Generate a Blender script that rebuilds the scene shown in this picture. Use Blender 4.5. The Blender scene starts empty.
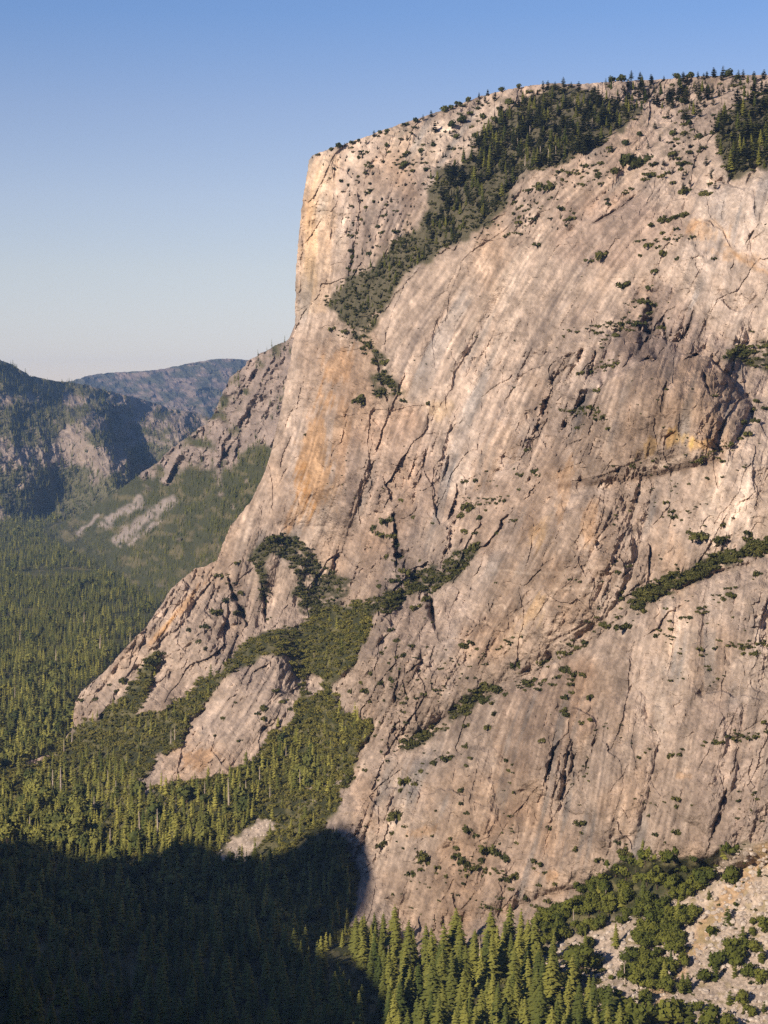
import bpy, math, random
import numpy as np

# ------------------------------------------------------------------ basics
rng = np.random.default_rng(7)
random.seed(7)
SC = bpy.context.scene
COL = SC.collection
FOC, CX, CY = 2000.0, 384.0, 512.0
PITCH = math.atan(112 / 2000.0)
CP, SP = math.cos(PITCH), math.sin(PITCH)
FLOOR_Z = -570.0


def ray(px, py):
    """direction of a photograph point as (x/y, z/y) in the world: y is the ground distance away"""
    a = (np.asarray(px, float) - CX) / FOC
    b = (CY - np.asarray(py, float)) / FOC
    fy = CP + b * SP
    return a / fy, (-SP + b * CP) / fy


def world(px, py, dist):
    rx, rz = ray(px, py)
    dist = np.asarray(dist, float)
    return np.stack([rx * dist, dist + 0 * rx, rz * dist], -1)


def project(p):
    p = np.asarray(p, float)
    f = p[..., 1] * CP - p[..., 2] * SP
    u = p[..., 1] * SP + p[..., 2] * CP
    return CX + FOC * p[..., 0] / f, CY - FOC * u / f


NTAB = np.random.default_rng(99).random((64, 256, 256)).astype(np.float32)


def vnoise(x, y, seed=0):
    """smooth value noise in -1..1"""
    x = np.asarray(x, np.float32); y = np.asarray(y, np.float32)
    x, y = np.broadcast_arrays(x, y)
    T = NTAB[seed % 64].ravel()
    ix = np.floor(x); iy = np.floor(y)
    fx = x - ix; fy = y - iy
    ix = ix.astype(np.int32) + 131 * (seed // 64); iy = (iy.astype(np.int32) + 57 * (seed // 64))
    fx = fx * fx * (3 - 2 * fx); fy = fy * fy * (3 - 2 * fy)
    x0 = ix & 255; x1 = (ix + 1) & 255; y0 = (iy & 255) << 8; y1 = ((iy + 1) & 255) << 8
    a = T[y0 | x0]; c = T[y1 | x0]
    a = a + (T[y0 | x1] - a) * fx; c = c + (T[y1 | x1] - c) * fx
    return 2 * (a + (c - a) * fy) - 1


def fbm(x, y, octv=4, seed=0, gain=0.5):
    s = 0; a = 1.0; t = 0
    for k in range(octv):
        s = s + a * vnoise(x * 2 ** k + 17.3 * k, y * 2 ** k - 9.1 * k, seed + k * 13)
        t += a; a *= gain
    return s / t


def ridged(x, y, octv=4, seed=0, gain=0.55):
    s = 0; a = 1.0; t = 0
    for k in range(octv):
        n = 1 - np.abs(vnoise(x * 2 ** k + 7.7 * k, y * 2 ** k + 3.3 * k, seed + k * 11))
        s = s + a * n * n; t += a; a *= gain
    return s / t


def smooth(e0, e1, x):
    t = np.clip((x - e0) / (e1 - e0), 0, 1)
    return t * t * (3 - 2 * t)


class TPS:
    """thin plate spline through scattered points"""
    def __init__(s, pts, vals, lam=0.0):
        s.p = np.asarray(pts, float) / 300.0
        n = len(s.p)
        r = np.linalg.norm(s.p[:, None] - s.p[None], axis=-1)
        K = s.U(r) + lam * np.eye(n)
        P = np.hstack([np.ones((n, 1)), s.p])
        A = np.zeros((n + 3, n + 3)); A[:n, :n] = K; A[:n, n:] = P; A[n:, :n] = P.T
        b = np.zeros(n + 3); b[:n] = vals
        s.w = np.linalg.solve(A, b)

    @staticmethod
    def U(r):
        return np.where(r > 1e-9, r * r * np.log(np.maximum(r, 1e-9)), 0.0)

    def __call__(s, x, y):
        x = np.asarray(x, float) / 300.0; y = np.asarray(y, float) / 300.0
        out = s.w[-3] + s.w[-2] * x + s.w[-1] * y
        for k in range(len(s.p)):
            r2 = (x - s.p[k, 0]) ** 2 + (y - s.p[k, 1]) ** 2
            out = out + s.w[k] * 0.5 * r2 * np.log(np.maximum(r2, 1e-18))
        return out


def in_poly(x, y, poly):
    inside = np.zeros(np.shape(x), bool)
    n = len(poly)
    for i in range(n):
        x0, y0 = poly[i]; x1, y1 = poly[(i + 1) % n]
        if y0 == y1:
            continue
        c = ((y0 > y) != (y1 > y)) & (x < (x1 - x0) * (y - y0) / (y1 - y0) + x0)
        inside ^= c
    return inside


def seg_dist(x, y, line, closed=False):
    """distance to a polyline, with its closest point"""
    best = np.full(np.shape(x), 1e9); bx = np.zeros(np.shape(x)); by = np.zeros(np.shape(x))
    n = len(line)
    for i in range(n if closed else n - 1):
        x0, y0 = line[i]; x1, y1 = line[(i + 1) % n]
        dx, dy = x1 - x0, y1 - y0
        t = np.clip(((x - x0) * dx + (y - y0) * dy) / (dx * dx + dy * dy + 1e-9), 0, 1)
        qx = x0 + t * dx; qy = y0 + t * dy
        d = np.hypot(x - qx, y - qy)
        m = d < best
        best = np.where(m, d, best); bx = np.where(m, qx, bx); by = np.where(m, qy, by)
    return best, bx, by


def blur(a, r):
    """separable box blur, twice"""
    for _ in range(2):
        for ax in (0, 1):
            pad = [(0, 0), (0, 0)]; pad[ax] = (r + 1, r)
            c = np.cumsum(np.pad(a, pad, mode='edge'), axis=ax)
            n = a.shape[ax]
            hi = np.take(c, np.arange(2 * r + 1, 2 * r + 1 + n), axis=ax)
            lo = np.take(c, np.arange(0, n), axis=ax)
            a = (hi - lo) / (2 * r + 1)
    return a


# ------------------------------------------------------------------ objects
def tag(o, label=None, cat=None, group=None, kind=None):
    if label: o['label'] = label
    if cat: o['category'] = cat
    if group: o['group'] = group
    if kind: o['kind'] = kind
    return o


def mesh_from(name, verts, faces, mat=None, smooth_shade=False, cols=None):
    """faces: (n,3) or (n,4) array"""
    me = bpy.data.meshes.new(name)
    verts = np.asarray(verts, np.float32); faces = np.asarray(faces, np.int32)
    k = faces.shape[1]
    me.vertices.add(len(verts)); me.vertices.foreach_set('co', verts.ravel())
    me.loops.add(faces.size); me.loops.foreach_set('vertex_index', faces.ravel())
    me.polygons.add(len(faces))
    me.polygons.foreach_set('loop_start', np.arange(0, faces.size, k, dtype=np.int32))
    me.polygons.foreach_set('loop_total', np.full(len(faces), k, np.int32))
    me.polygons.foreach_set('use_smooth', np.full(len(faces), smooth_shade, bool))
    me.update(calc_edges=True)
    if cols is not None:
        at = me.color_attributes.new('albedo', 'FLOAT_COLOR', 'POINT')
        c4 = np.ones((len(verts), 4), np.float32); c4[:, :3] = cols
        at.data.foreach_set('color', c4.ravel())
    if mat: me.materials.append(mat)
    return me


def link(name, me, parent=None):
    o = bpy.data.objects.new(name, me); COL.objects.link(o)
    if parent: o.parent = parent
    return o


def grid_faces(ny, nx):
    i = np.arange(ny * nx).reshape(ny, nx)
    return np.stack([i[:-1, :-1], i[1:, :-1], i[1:, 1:], i[:-1, 1:]], -1).reshape(-1, 4)


# ------------------------------------------------------------------ materials
def new_mat(name):
    m = bpy.data.materials.new(name); m.use_nodes = True
    nt = m.node_tree; b = nt.nodes['Principled BSDF']
    b.inputs['Roughness'].default_value = 0.95
    b.inputs['Specular IOR Level'].default_value = 0.12
    return m, nt, b


def terrain_mat(name, scale, bump, contrast=0.35):
    m, nt, b = new_mat(name)
    N = nt.nodes; L = nt.links
    at = N.new('ShaderNodeAttribute'); at.attribute_name = 'albedo'
    tc = N.new('ShaderNodeTexCoord')
    n1 = N.new('ShaderNodeTexNoise'); n1.inputs['Scale'].default_value = scale; n1.inputs['Detail'].default_value = 9
    n1.inputs['Roughness'].default_value = 0.72
    L.new(tc.outputs['Object'], n1.inputs['Vector'])
    mr = N.new('ShaderNodeMapRange'); mr.inputs['From Min'].default_value = 0.25; mr.inputs['From Max'].default_value = 0.75
    mr.inputs['To Min'].default_value = 1 - contrast; mr.inputs['To Max'].default_value = 1 + contrast
    L.new(n1.outputs['Fac'], mr.inputs['Value'])
    mx = N.new('ShaderNodeVectorMath'); mx.operation = 'SCALE'
    L.new(at.outputs['Color'], mx.inputs[0]); L.new(mr.outputs['Result'], mx.inputs['Scale'])
    L.new(mx.outputs['Vector'], b.inputs['Base Color'])
    bp = N.new('ShaderNodeBump'); bp.inputs['Strength'].default_value = 1.0; bp.inputs['Distance'].default_value = bump
    L.new(n1.outputs['Fac'], bp.inputs['Height']); L.new(bp.outputs['Normal'], b.inputs['Normal'])
    return m


def leaf_mat(name, dark, light, scale=0.25):
    m, nt, b = new_mat(name)
    N = nt.nodes; L = nt.links
    oi = N.new('ShaderNodeObjectInfo'); tc = N.new('ShaderNodeTexCoord')
    n1 = N.new('ShaderNodeTexNoise'); n1.inputs['Scale'].default_value = scale; n1.inputs['Detail'].default_value = 4
    L.new(tc.outputs['Object'], n1.inputs['Vector'])
    a = N.new('ShaderNodeMath'); a.operation = 'MULTIPLY_ADD'; a.inputs[1].default_value = 0.7; a.inputs[2].default_value = -0.2
    L.new(n1.outputs['Fac'], a.inputs[0])
    s = N.new('ShaderNodeMath'); s.operation = 'MULTIPLY_ADD'; s.inputs[1].default_value = 0.75
    L.new(oi.outputs['Random'], s.inputs[0]); L.new(a.outputs[0], s.inputs[2])
    cr = N.new('ShaderNodeValToRGB')
    cr.color_ramp.elements[0].color = (*dark, 1); cr.color_ramp.elements[1].color = (*light, 1)
    cr.color_ramp.elements[0].position = 0.05; cr.color_ramp.elements[1].position = 0.95
    L.new(s.outputs[0], cr.inputs['Fac']); L.new(cr.outputs['Color'], b.inputs['Base Color'])
    return m


def plain_mat(name, c0, c1, scale):
    m, nt, b = new_mat(name)
    N = nt.nodes; L = nt.links
    tc = N.new('ShaderNodeTexCoord'); n1 = N.new('ShaderNodeTexNoise')
    n1.inputs['Scale'].default_value = scale; n1.inputs['Detail'].default_value = 6
    L.new(tc.outputs['Object'], n1.inputs['Vector'])
    cr = N.new('ShaderNodeValToRGB')
    cr.color_ramp.elements[0].color = (*c0, 1); cr.color_ramp.elements[1].color = (*c1, 1)
    cr.color_ramp.elements[0].position = 0.3; cr.color_ramp.elements[1].position = 0.7
    L.new(n1.outputs['Fac'], cr.inputs['Fac']); L.new(cr.outputs['Color'], b.inputs['Base Color'])
    return m


M_ROCK = terrain_mat('granite', 0.055, 5.0, 0.30)
M_GROUND = terrain_mat('forest_soil', 0.04, 2.0, 0.3)
M_HILL = terrain_mat('hill_ground', 0.012, 12.0, 0.35)
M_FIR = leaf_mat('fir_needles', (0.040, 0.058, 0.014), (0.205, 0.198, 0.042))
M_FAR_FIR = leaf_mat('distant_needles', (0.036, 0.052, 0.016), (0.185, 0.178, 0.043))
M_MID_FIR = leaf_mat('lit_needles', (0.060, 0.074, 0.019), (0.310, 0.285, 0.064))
M_PINE = leaf_mat('pine_needles', (0.030, 0.038, 0.012), (0.080, 0.085, 0.024))
M_OAK = leaf_mat('oak_leaves', (0.048, 0.060, 0.011), (0.115, 0.118, 0.022))
M_BRUSH = leaf_mat('brush_leaves', (0.052, 0.058, 0.015), (0.185, 0.162, 0.040))
M_SHRUB = leaf_mat('shrub_leaves', (0.034, 0.040, 0.012), (0.105, 0.098, 0.028))
M_BARK = plain_mat('bark', (0.05, 0.035, 0.025), (0.12, 0.085, 0.06), 0.8)
M_DEAD = plain_mat('bleached_wood', (0.30, 0.24, 0.19), (0.48, 0.40, 0.33), 0.6)
M_STONE = plain_mat('talus_stone', (0.28, 0.23, 0.19), (0.50, 0.43, 0.37), 0.25)

# ------------------------------------------------------------------ relief: a terrain sheet shaped by distances given at photograph points
GR = dict(rock=(0.362, 0.281, 0.224))


class Relief:
    """a curved mountain sheet; ends at its outline by turning away round the back"""
    def __init__(s, xs, ys, ctrl, outline, back, inward=0.35, jag=1.2, jag_scale=0.2, lam=0.0):
        s.xs, s.ys = xs, ys
        s.X, s.Y = np.meshgrid(xs, ys)
        c = np.array(ctrl, float)
        s.w = TPS(c[:, :2], 1000.0 / c[:, 2], lam)(s.X, s.Y)
        s.D = 1000.0 / s.w
        s.outline, s.back, s.inward, s.jag, s.jag_scale = outline, back, inward, jag, jag_scale

    def slope(s):
        gy = np.gradient(s.D, s.ys, axis=0); gx = np.gradient(s.D, s.xs, axis=1)
        return np.sqrt((s.D / FOC) ** 2 + gx ** 2 + gy ** 2)

    def finish(s):
        ins = in_poly(s.X, s.Y, s.outline)
        d, bx, by = seg_dist(s.X, s.Y, s.outline, True)
        e = np.where(ins, -d, d) + s.jag * fbm(s.X * s.jag_scale, s.Y * s.jag_scale, 4, 91)
        out = e > 0
        # outside the outline: fold back inwards and away
        nx = np.where(d > 1e-6, (bx - s.X) / np.maximum(d, 1e-6), 0) * np.where(ins, -1, 1)
        ny = np.where(d > 1e-6, (by - s.Y) / np.maximum(d, 1e-6), 0) * np.where(ins, -1, 1)
        mv = np.where(out, e + s.inward * np.minimum(e, 40), 0)
        s.PX = s.X + nx * mv; s.PY = s.Y + ny * mv
        s.D = np.where(out, s.D + np.minimum(e, 40 + 0.05 * e) * s.back, s.D)
        s.inside = ~out
        return world(s.PX, s.PY, s.D)

    def at(s, px, py):
        """ground point under a photograph point"""
        px = np.asarray(px, float); py = np.asarray(py, float)
        i = np.clip(np.searchsorted(s.xs, px) - 1, 0, len(s.xs) - 2)
        j = np.clip(np.searchsorted(s.ys, py) - 1, 0, len(s.ys) - 2)
        tx = (px - s.xs[i]) / (s.xs[i + 1] - s.xs[i]); ty = (py - s.ys[j]) / (s.ys[j + 1] - s.ys[j])
        D = s.D
        d = (D[j, i] * (1 - tx) + D[j, i + 1] * tx) * (1 - ty) + (D[j + 1, i] * (1 - tx) + D[j + 1, i + 1] * tx) * ty
        return world(px, py, d)


def axis(parts):
    a = [np.arange(lo, hi, st) for lo, hi, st in parts]
    return np.concatenate(a + [[parts[-1][1]]]).astype(float)


# ------------------------------------------------------------------ the great granite wall
CLIFF_CTRL = [
    # near slope and valley side
    (768, 1024, 1405), (900, 1060, 1330), (620, 1024, 1455), (480, 1024, 1500), (376, 1024, 1560), (250, 1024, 1660),
    (100, 1024, 1780), (0, 1024, 1840), (-150, 1024, 1840), (0, 900, 2290), (-150, 900, 2290), (120, 900, 2230),
    (-150, 1120, 1600), (200, 1120, 1480), (500, 1120, 1330), (800, 1120, 1290), (950, 1120, 1270),
    (200, 900, 2150), (260, 870, 2130), (300, 930, 1930), (60, 800, 2870), (-150, 800, 2870), (20, 760, 3050), (-120, 740, 3200),
    (200, 820, 2420), (130, 830, 2560), (290, 800, 2330), (330, 760, 2380), (320, 720, 2480),
    # buttress one
    (75, 725, 3160), (137, 715, 2990), (193, 688, 2970), (265, 630, 2950), (313, 618, 2930), (195, 568, 3160), (217, 560, 3160),
    (150, 640, 3110), (110, 690, 3130), (200, 640, 3030), (250, 580, 3060), (300, 570, 3030), (330, 590, 2980),
    # buttress two
    (140, 790, 2660), (255, 760, 2520), (276, 655, 2700), (231, 676, 2730), (292, 723, 2550), (200, 740, 2660), (250, 710, 2620), (198, 718, 2745), (164, 758, 2730),
    # ramp behind it
    (200, 698, 2870), (240, 660, 2870), (300, 642, 2850), (340, 612, 2840), (160, 735, 2880), (110, 762, 2920), (310, 680, 2650), (330, 650, 2640),
    # prow
    (300, 330, 3150), (296, 250, 3180), (311, 160, 3200), (272, 450, 3140), (230, 525, 3150), (330, 200, 3130), (330, 280, 3070),
    (320, 450, 3040), (345, 530, 2960), (358, 240, 3010),
    # front wall, foot and face
    (403, 909, 1900), (425, 937, 1840), (456, 921, 1800), (528, 919, 1700), (600, 878, 1660), (668, 859, 1610), (731, 847, 1570), (768, 840, 1545), (900, 800, 1450),
    (350, 850, 2020), (340, 805, 2090), (365, 750, 2130), (374, 716, 2160), (359, 662, 2240), (376, 608, 2350), (400, 605, 2330), (320, 900, 1990),
    (420, 750, 2020), (500, 800, 1850), (600, 780, 1720), (700, 750, 1640), (768, 720, 1590), (900, 700, 1480),
    (480, 690, 1990), (560, 640, 1880), (620, 600, 1800), (680, 590, 1745), (768, 560, 1680), (900, 560, 1560),
    (450, 600, 2190), (500, 560, 2080), (560, 500, 1990), (620, 440, 1930), (680, 420, 1850), (740, 430, 1790), (768, 440, 1775), (900, 440, 1650),
    (600, 392, 1990), (650, 364, 1955), (700, 364, 1920), (740, 392, 1870),
    # behind the dome, upper slab
    (588, 366, 2170), (650, 335, 2160), (700, 335, 2090), (750, 350, 2000), (775, 372, 1930), (900, 360, 1830),
    (430, 480, 2590), (480, 430, 2540), (540, 400, 2380), (600, 300, 2330), (680, 280, 2200), (768, 280, 2080), (520, 300, 2590), (430, 380, 2700),
    (430, 300, 2790), (480, 230, 2730), (600, 200, 2450), (700, 200, 2300), (768, 190, 2180), (900, 190, 2030),
    (400, 400, 2750), (380, 480, 2760), (400, 540, 2640), (360, 560, 2850),
    # summit slopes
    (500, 140, 2930), (420, 230, 2880), (380, 285, 2890), (345, 320, 2960), (600, 140, 2610), (700, 130, 2480), (768, 130, 2340), (900, 130, 2150),
    (400, 118, 3150), (540, 85, 3060), (650, 78, 2900), (768, 74, 2660), (900, 72, 2450),
]
CLIFF_OUT = [
    (960, 60), (860, 68), (768, 75), (727, 75), (688, 77), (649, 80), (601, 82), (575, 84), (552, 83), (530, 85), (510, 89), (488, 94), (465, 102), (443, 110),
    (420, 118), (400, 124), (378, 132), (358, 139), (339, 146), (325, 150), (313, 155), (309, 161), (307, 172), (304, 190), (300, 221), (297, 255), (296, 280), (295, 315),
    (294, 337), (287, 378), (280, 412), (270, 456), (260, 483), (250, 502), (231, 525), (222, 545), (217, 560), (205, 566), (195, 568), (172, 588), (144, 630),
    (135, 637), (112, 664), (95, 680), (81, 691), (75, 703), (73, 716), (74, 727), (55, 752), (0, 772), (-160, 790), (-160, 1130), (960, 1130)]
xs = axis([(-160, -20, 10), (-20, 850, 1), (850, 960, 5)])
ys = axis([(20, 66, 4), (66, 1040, 1), (1040, 1130, 9)])
cliff = Relief(xs, ys, CLIFF_CTRL, CLIFF_OUT, 22.0, lam=2e-4)
X, Y = cliff.X, cliff.Y
NYG, NXG = X.shape

# polygons of what grows or lies where (points of the photograph)
P_SUMMIT = [(324, 303), (332, 292), (345, 281), (378, 266), (391, 245), (417, 228), (432, 207), (428, 190), (430, 178), (462, 162), (475, 147), (488, 124), (508, 110),
            (530, 97), (552, 87), (572, 85), (604, 97), (633, 102), (646, 111), (633, 121), (610, 137), (591, 150), (559, 168), (530, 171), (510, 188), (505, 210),
            (475, 232), (443, 252), (410, 271), (395, 287), (382, 315), (368, 336), (345, 322)]
P_SUMMIT_R = [(712, 138), (722, 118), (740, 104), (768, 92), (850, 80), (850, 165), (768, 168), (727, 179), (720, 160)]
P_BUSH_R = [(722, 360), (735, 349), (752, 347), (768, 339), (800, 340), (800, 374), (768, 370), (745, 368)]
P_LEDGE_R = [(628, 604), (640, 590), (660, 583), (690, 570), (715, 556), (740, 549), (768, 539), (800, 530), (800, 548), (768, 552), (735, 561), (700, 579), (670, 592), (650, 601), (636, 612)]
P_LEDGE_C = [(446, 718), (463, 701), (478, 687), (490, 680), (492, 688), (472, 708), (456, 721)]
P_LEDGE_L = [(398, 747), (415, 735), (440, 726), (442, 733), (420, 745), (403, 752)]
P_GULLY = [(484, 541), (460, 551), (438, 566), (405, 583), (401, 596), (436, 592), (455, 579), (472, 560)]
P_GULLY2 = [(368, 602), (392, 592), (408, 590), (404, 606), (384, 612), (370, 622)]
P_B1TOP = [(248, 560), (262, 545), (285, 533), (300, 540), (320, 560), (336, 574), (349, 580), (346, 594), (330, 601), (320, 612), (303, 608), (290, 596), (300, 580), (286, 560), (270, 553), (266, 560), (258, 566)]
P_B1A = [(256, 566), (266, 562), (268, 598), (262, 596)]
P_B1B = [(300, 594), (316, 600), (340, 596), (330, 612), (312, 618), (296, 606)]
P_PATCH = [(372, 378), (378, 371), (388, 372), (396, 384), (404, 390), (404, 397), (388, 397), (374, 394)]
P_TAIL = [(352, 330), (372, 340), (384, 356), (386, 366), (376, 366), (364, 350)]
P_RAMP = [(75, 730), (100, 713), (118, 700), (136, 680), (146, 668), (152, 656), (163, 656), (160, 668), (146, 692), (137, 716), (159, 712), (193, 688), (221, 669), (248, 638), (265, 630), (289, 631), (313, 618),
          (332, 603), (350, 604), (376, 606), (370, 628), (357, 662), (345, 676), (332, 690), (352, 716), (372, 716), (370, 735), (363, 750), (352, 775), (338, 802), (325, 825), (300, 836), (262, 852),
          (240, 862), (200, 862), (0, 862), (-160, 862), (-160, 780), (40, 762)]
P_B2 = [(137, 783), (164, 756), (198, 716), (231, 675), (250, 666), (275, 655), (284, 658), (293, 670), (302, 690), (300, 700), (296, 716), (290, 726), (278, 728), (268, 732), (262, 746), (255, 760), (231, 774), (191, 785), (160, 789), (146, 796)]
P_ROCKA = [(304, 680), (310, 675), (318, 677), (323, 690), (321, 699), (312, 698), (305, 694)]
P_ROCKB = [(336, 704), (346, 697), (360, 694), (378, 690), (378, 718), (362, 718), (346, 714)]
P_TALUS_G = [(218, 852), (230, 840), (250, 826), (262, 818), (278, 822), (268, 836), (256, 848), (244, 864), (222, 862)]
P_TALUS_S = [(286, 792), (300, 786), (330, 776), (348, 768), (350, 775), (330, 792), (318, 800), (300, 806)]
P_NEAR = [(300, 936), (340, 930), (366, 925), (392, 940), (404, 955), (425, 968), (456, 962), (500, 962), (528, 940), (565, 905), (600, 880), (622, 864), (668, 860), (706, 857), (731, 848), (768, 842), (960, 820), (960, 1130), (-160, 1130), (-160, 860), (200, 860), (250, 905)]
P_SHADE = [(195, 856), (240, 856), (262, 848), (300, 832), (328, 826), (346, 842), (354, 870), (356, 910), (350, 940), (300, 960), (250, 940), (195, 905)]  # slope brush ground, widened over rock so its dark colour deepens the cast shadow
P_TALUS = [(530, 960), (560, 940), (600, 925), (640, 915), (662, 900), (700, 890), (704, 872), (735, 850), (768, 842), (960, 820), (960, 1130), (600, 1130), (590, 1010), (540, 990)]
P_OAKS = [(520, 945), (540, 930), (560, 917), (590, 895), (620, 866), (650, 862), (680, 862), (705, 862), (728, 852), (733, 862), (718, 872), (706, 890), (700, 902), (690, 896), (672, 905), (675, 935), (690, 945),
          (660, 935), (640, 925), (610, 930), (590, 938), (570, 945), (545, 950), (530, 965)]
P_OAKS2 = [(640, 935), (655, 925), (690, 912), (698, 930), (690, 950), (680, 965), (685, 990), (672, 1005), (640, 1010), (625, 990), (622, 970)]

wob = 8 * fbm(X / 12, Y / 12, 4, 301); wob2 = 8 * fbm(X / 12 + 50, Y / 12, 4, 302)


def mask(poly, soft=1):
    m = in_poly(X + wob, Y + wob2, poly).astype(float)
    return blur(m, soft) if soft else m


# direction the rock is streaked and fluted along: dx per dy
FLOW = [(500, 330, -.45), (600, 215, -1.1), (430, 300, -.75), (560, 170, -1.0), (320, 250, -.08), (322, 450, -.18), (272, 480, -.5), (150, 640, -.9), (210, 740, -.8), (650, 420, -.1), (740, 240, -.12),
        (700, 650, -.08), (540, 580, -.65), (500, 655, -.6), (450, 800, -.22), (600, 770, -.1), (735, 800, -.2), (440, 500, -.2), (400, 160, -.6), (720, 110, -1.0), (250, 600, -.2), (580, 420, -.4), (400, 700, -.5), (560, 330, -.6)]
num = 0; den = 0
for fx, fy, a in FLOW:
    wgt = 1.0 / ((X - fx) ** 2 + (Y - fy) ** 2 + 900) ** 1.3
    num = num + wgt * math.atan(a); den = den + wgt
TH = num / den + 0.10 * fbm(X / 60, Y / 60, 3, 77)
FU, FV = np.sin(TH), np.cos(TH)


def streak(cell, length, seed, aniso=1.0):
    """noise smeared along the flow of the rock: fluting, water streaks"""
    acc = 0; wsum = 0
    for sgn in (-1, 1):
        px, py = X.copy(), Y.copy()
        st = 1.5
        for k in range(int(length / st)):
            w = 1 - k * st / length
            acc = acc + w * vnoise(px / cell, py / cell, seed); wsum += w
            i = np.clip(np.round((px - xs[14])).astype(int) + 14, 0, NXG - 1)
            j = np.clip(np.round((py - 66)).astype(int) + 12, 0, NYG - 1)
            px = px + sgn * st * FU[j, i]; py = py + sgn * st * FV[j, i]
    r = acc / wsum
    return r / r.std()


S1 = streak(2.2, 26, 11)
S2 = streak(5.0, 60, 12)
S3 = streak(12.0, 110, 13)
S4 = streak(1.4, 60, 14)

slope0 = blur(cliff.slope(), 6)
ground_like = np.clip(mask(P_RAMP, 1) + mask(P_NEAR, 1) + mask(P_SHADE, 1), 0, 1)
b2 = mask(P_B2, 1); rocka = mask(P_ROCKA, 1); rockb = mask(P_ROCKB, 1)
rocky = np.clip(1 - ground_like + b2 + rocka + rockb, 0, 1)

# relief of the rock: flutes along the flow, jointed panels, ledges, crumbly places
def cells(cell, aspect, seed, lean):
    """irregular joint-bounded panels: a random value per panel, and how near its edge"""
    u = (X + lean * Y) / cell + 0.30 * fbm(X / (cell * 1.3), Y / (cell * 1.3), 3, seed + 5)
    v = (Y - lean * X * 0.5) / (cell * aspect) + 0.30 * fbm(X / (cell * 1.3) + 40, Y / (cell * 1.3), 3, seed + 6)
    u = u.astype(np.float32); v = v.astype(np.float32)
    iu = np.floor(u).astype(np.int32); iv = np.floor(v).astype(np.int32)
    f1 = np.full(u.shape, 9, np.float32); f2 = f1.copy(); val = np.zeros_like(f1)
    tu = NTAB[seed % 64].ravel(); tv = NTAB[(seed + 1) % 64].ravel(); tr = NTAB[(seed + 2) % 64].ravel()
    for a in (-1, 0, 1):
        for b in (-1, 0, 1):
            k = ((iu + a) & 255) | (((iv + b) & 255) << 8)
            d = np.hypot(iu + a + tu[k] - u, iv + b + tv[k] - v)
            m = d < f1
            f2 = np.where(m, f1, np.minimum(f2, d)); val = np.where(m, tr[k], val); f1 = np.where(m, d, f1)
    return val * 2 - 1, f2 - f1


C0, E0 = cells(74, 1.5, 40, 0.45)
C1, E1 = cells(30, 2.4, 20, 0.35)
C2, E2 = cells(12, 2.0, 24, 0.30)
C3, E3 = cells(5.5, 1.6, 28, 0.2)
ux = X + 14 * fbm(X / 40, Y / 40, 3, 18); uy = Y + 14 * fbm(X / 40 + 7, Y / 40, 3, 19)
blocks = ridged(ux / 52 + 0.25 * uy / 52, uy / 62, 4, 21) - 0.5
blocks2 = ridged((ux + 0.3 * uy) / 18, (uy - 0.3 * ux) / 20, 4, 25) - 0.5
ledge = vnoise((uy + 0.55 * ux) / 13, (ux - 0.5 * uy) / 90, 33)
ledge = smooth(0.25, 0.8, ledge)
crackn = smooth(1.25, 2.4, S4) * smooth(-0.2, 0.6, fbm(X / 40, Y / 40, 3, 41))
crag = smooth(-0.25, 0.5, fbm(X / 70, Y / 70, 3, 51) + 0.25 * smooth(420, 650, Y))
slab = smooth(150, 60, np.hypot((X - 500) / 1.1, (Y - 300) / 1.3))
panel = smooth(-.5, .7, C0 + 0.5 * fbm(X / 30, Y / 30, 3, 53))
rough = (0.58 + 0.95 * crag * panel) * (1 - 0.35 * slab)
joint = smooth(0.05, 0.0, E1) * 0.6 * smooth(.0, .5, vnoise(X / 25, Y / 25, 58)) * (1 - .8 * slab) * crag + smooth(0.10, 0.0, E2) * 0.8 * smooth(0, .4, vnoise(X / 30 + 9, Y / 30, 59)) * rough
disp = (1.3 * S3 + 0.55 * S2 * rough + 0.34 * S1 * rough - 5.0 * blocks * rough - 2.0 * blocks2 * rough + 3.2 * blur(C0, 9) + 0.55 * C0 + 1.8 * C1 * rough + 0.95 * C2 * rough + 0.5 * C3 * rough
        - 1.6 * ledge * rough + 0.7 * crackn + 1.2 * joint + 2.2 * fbm(X / 9, Y / 9, 3, 60) * crag + 1.1 * fbm(X / 3.4, Y / 3.4, 3, 61) * rough)
amp = slope0 * (0.06 + 0.94 * rocky)
dd = disp * amp

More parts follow.
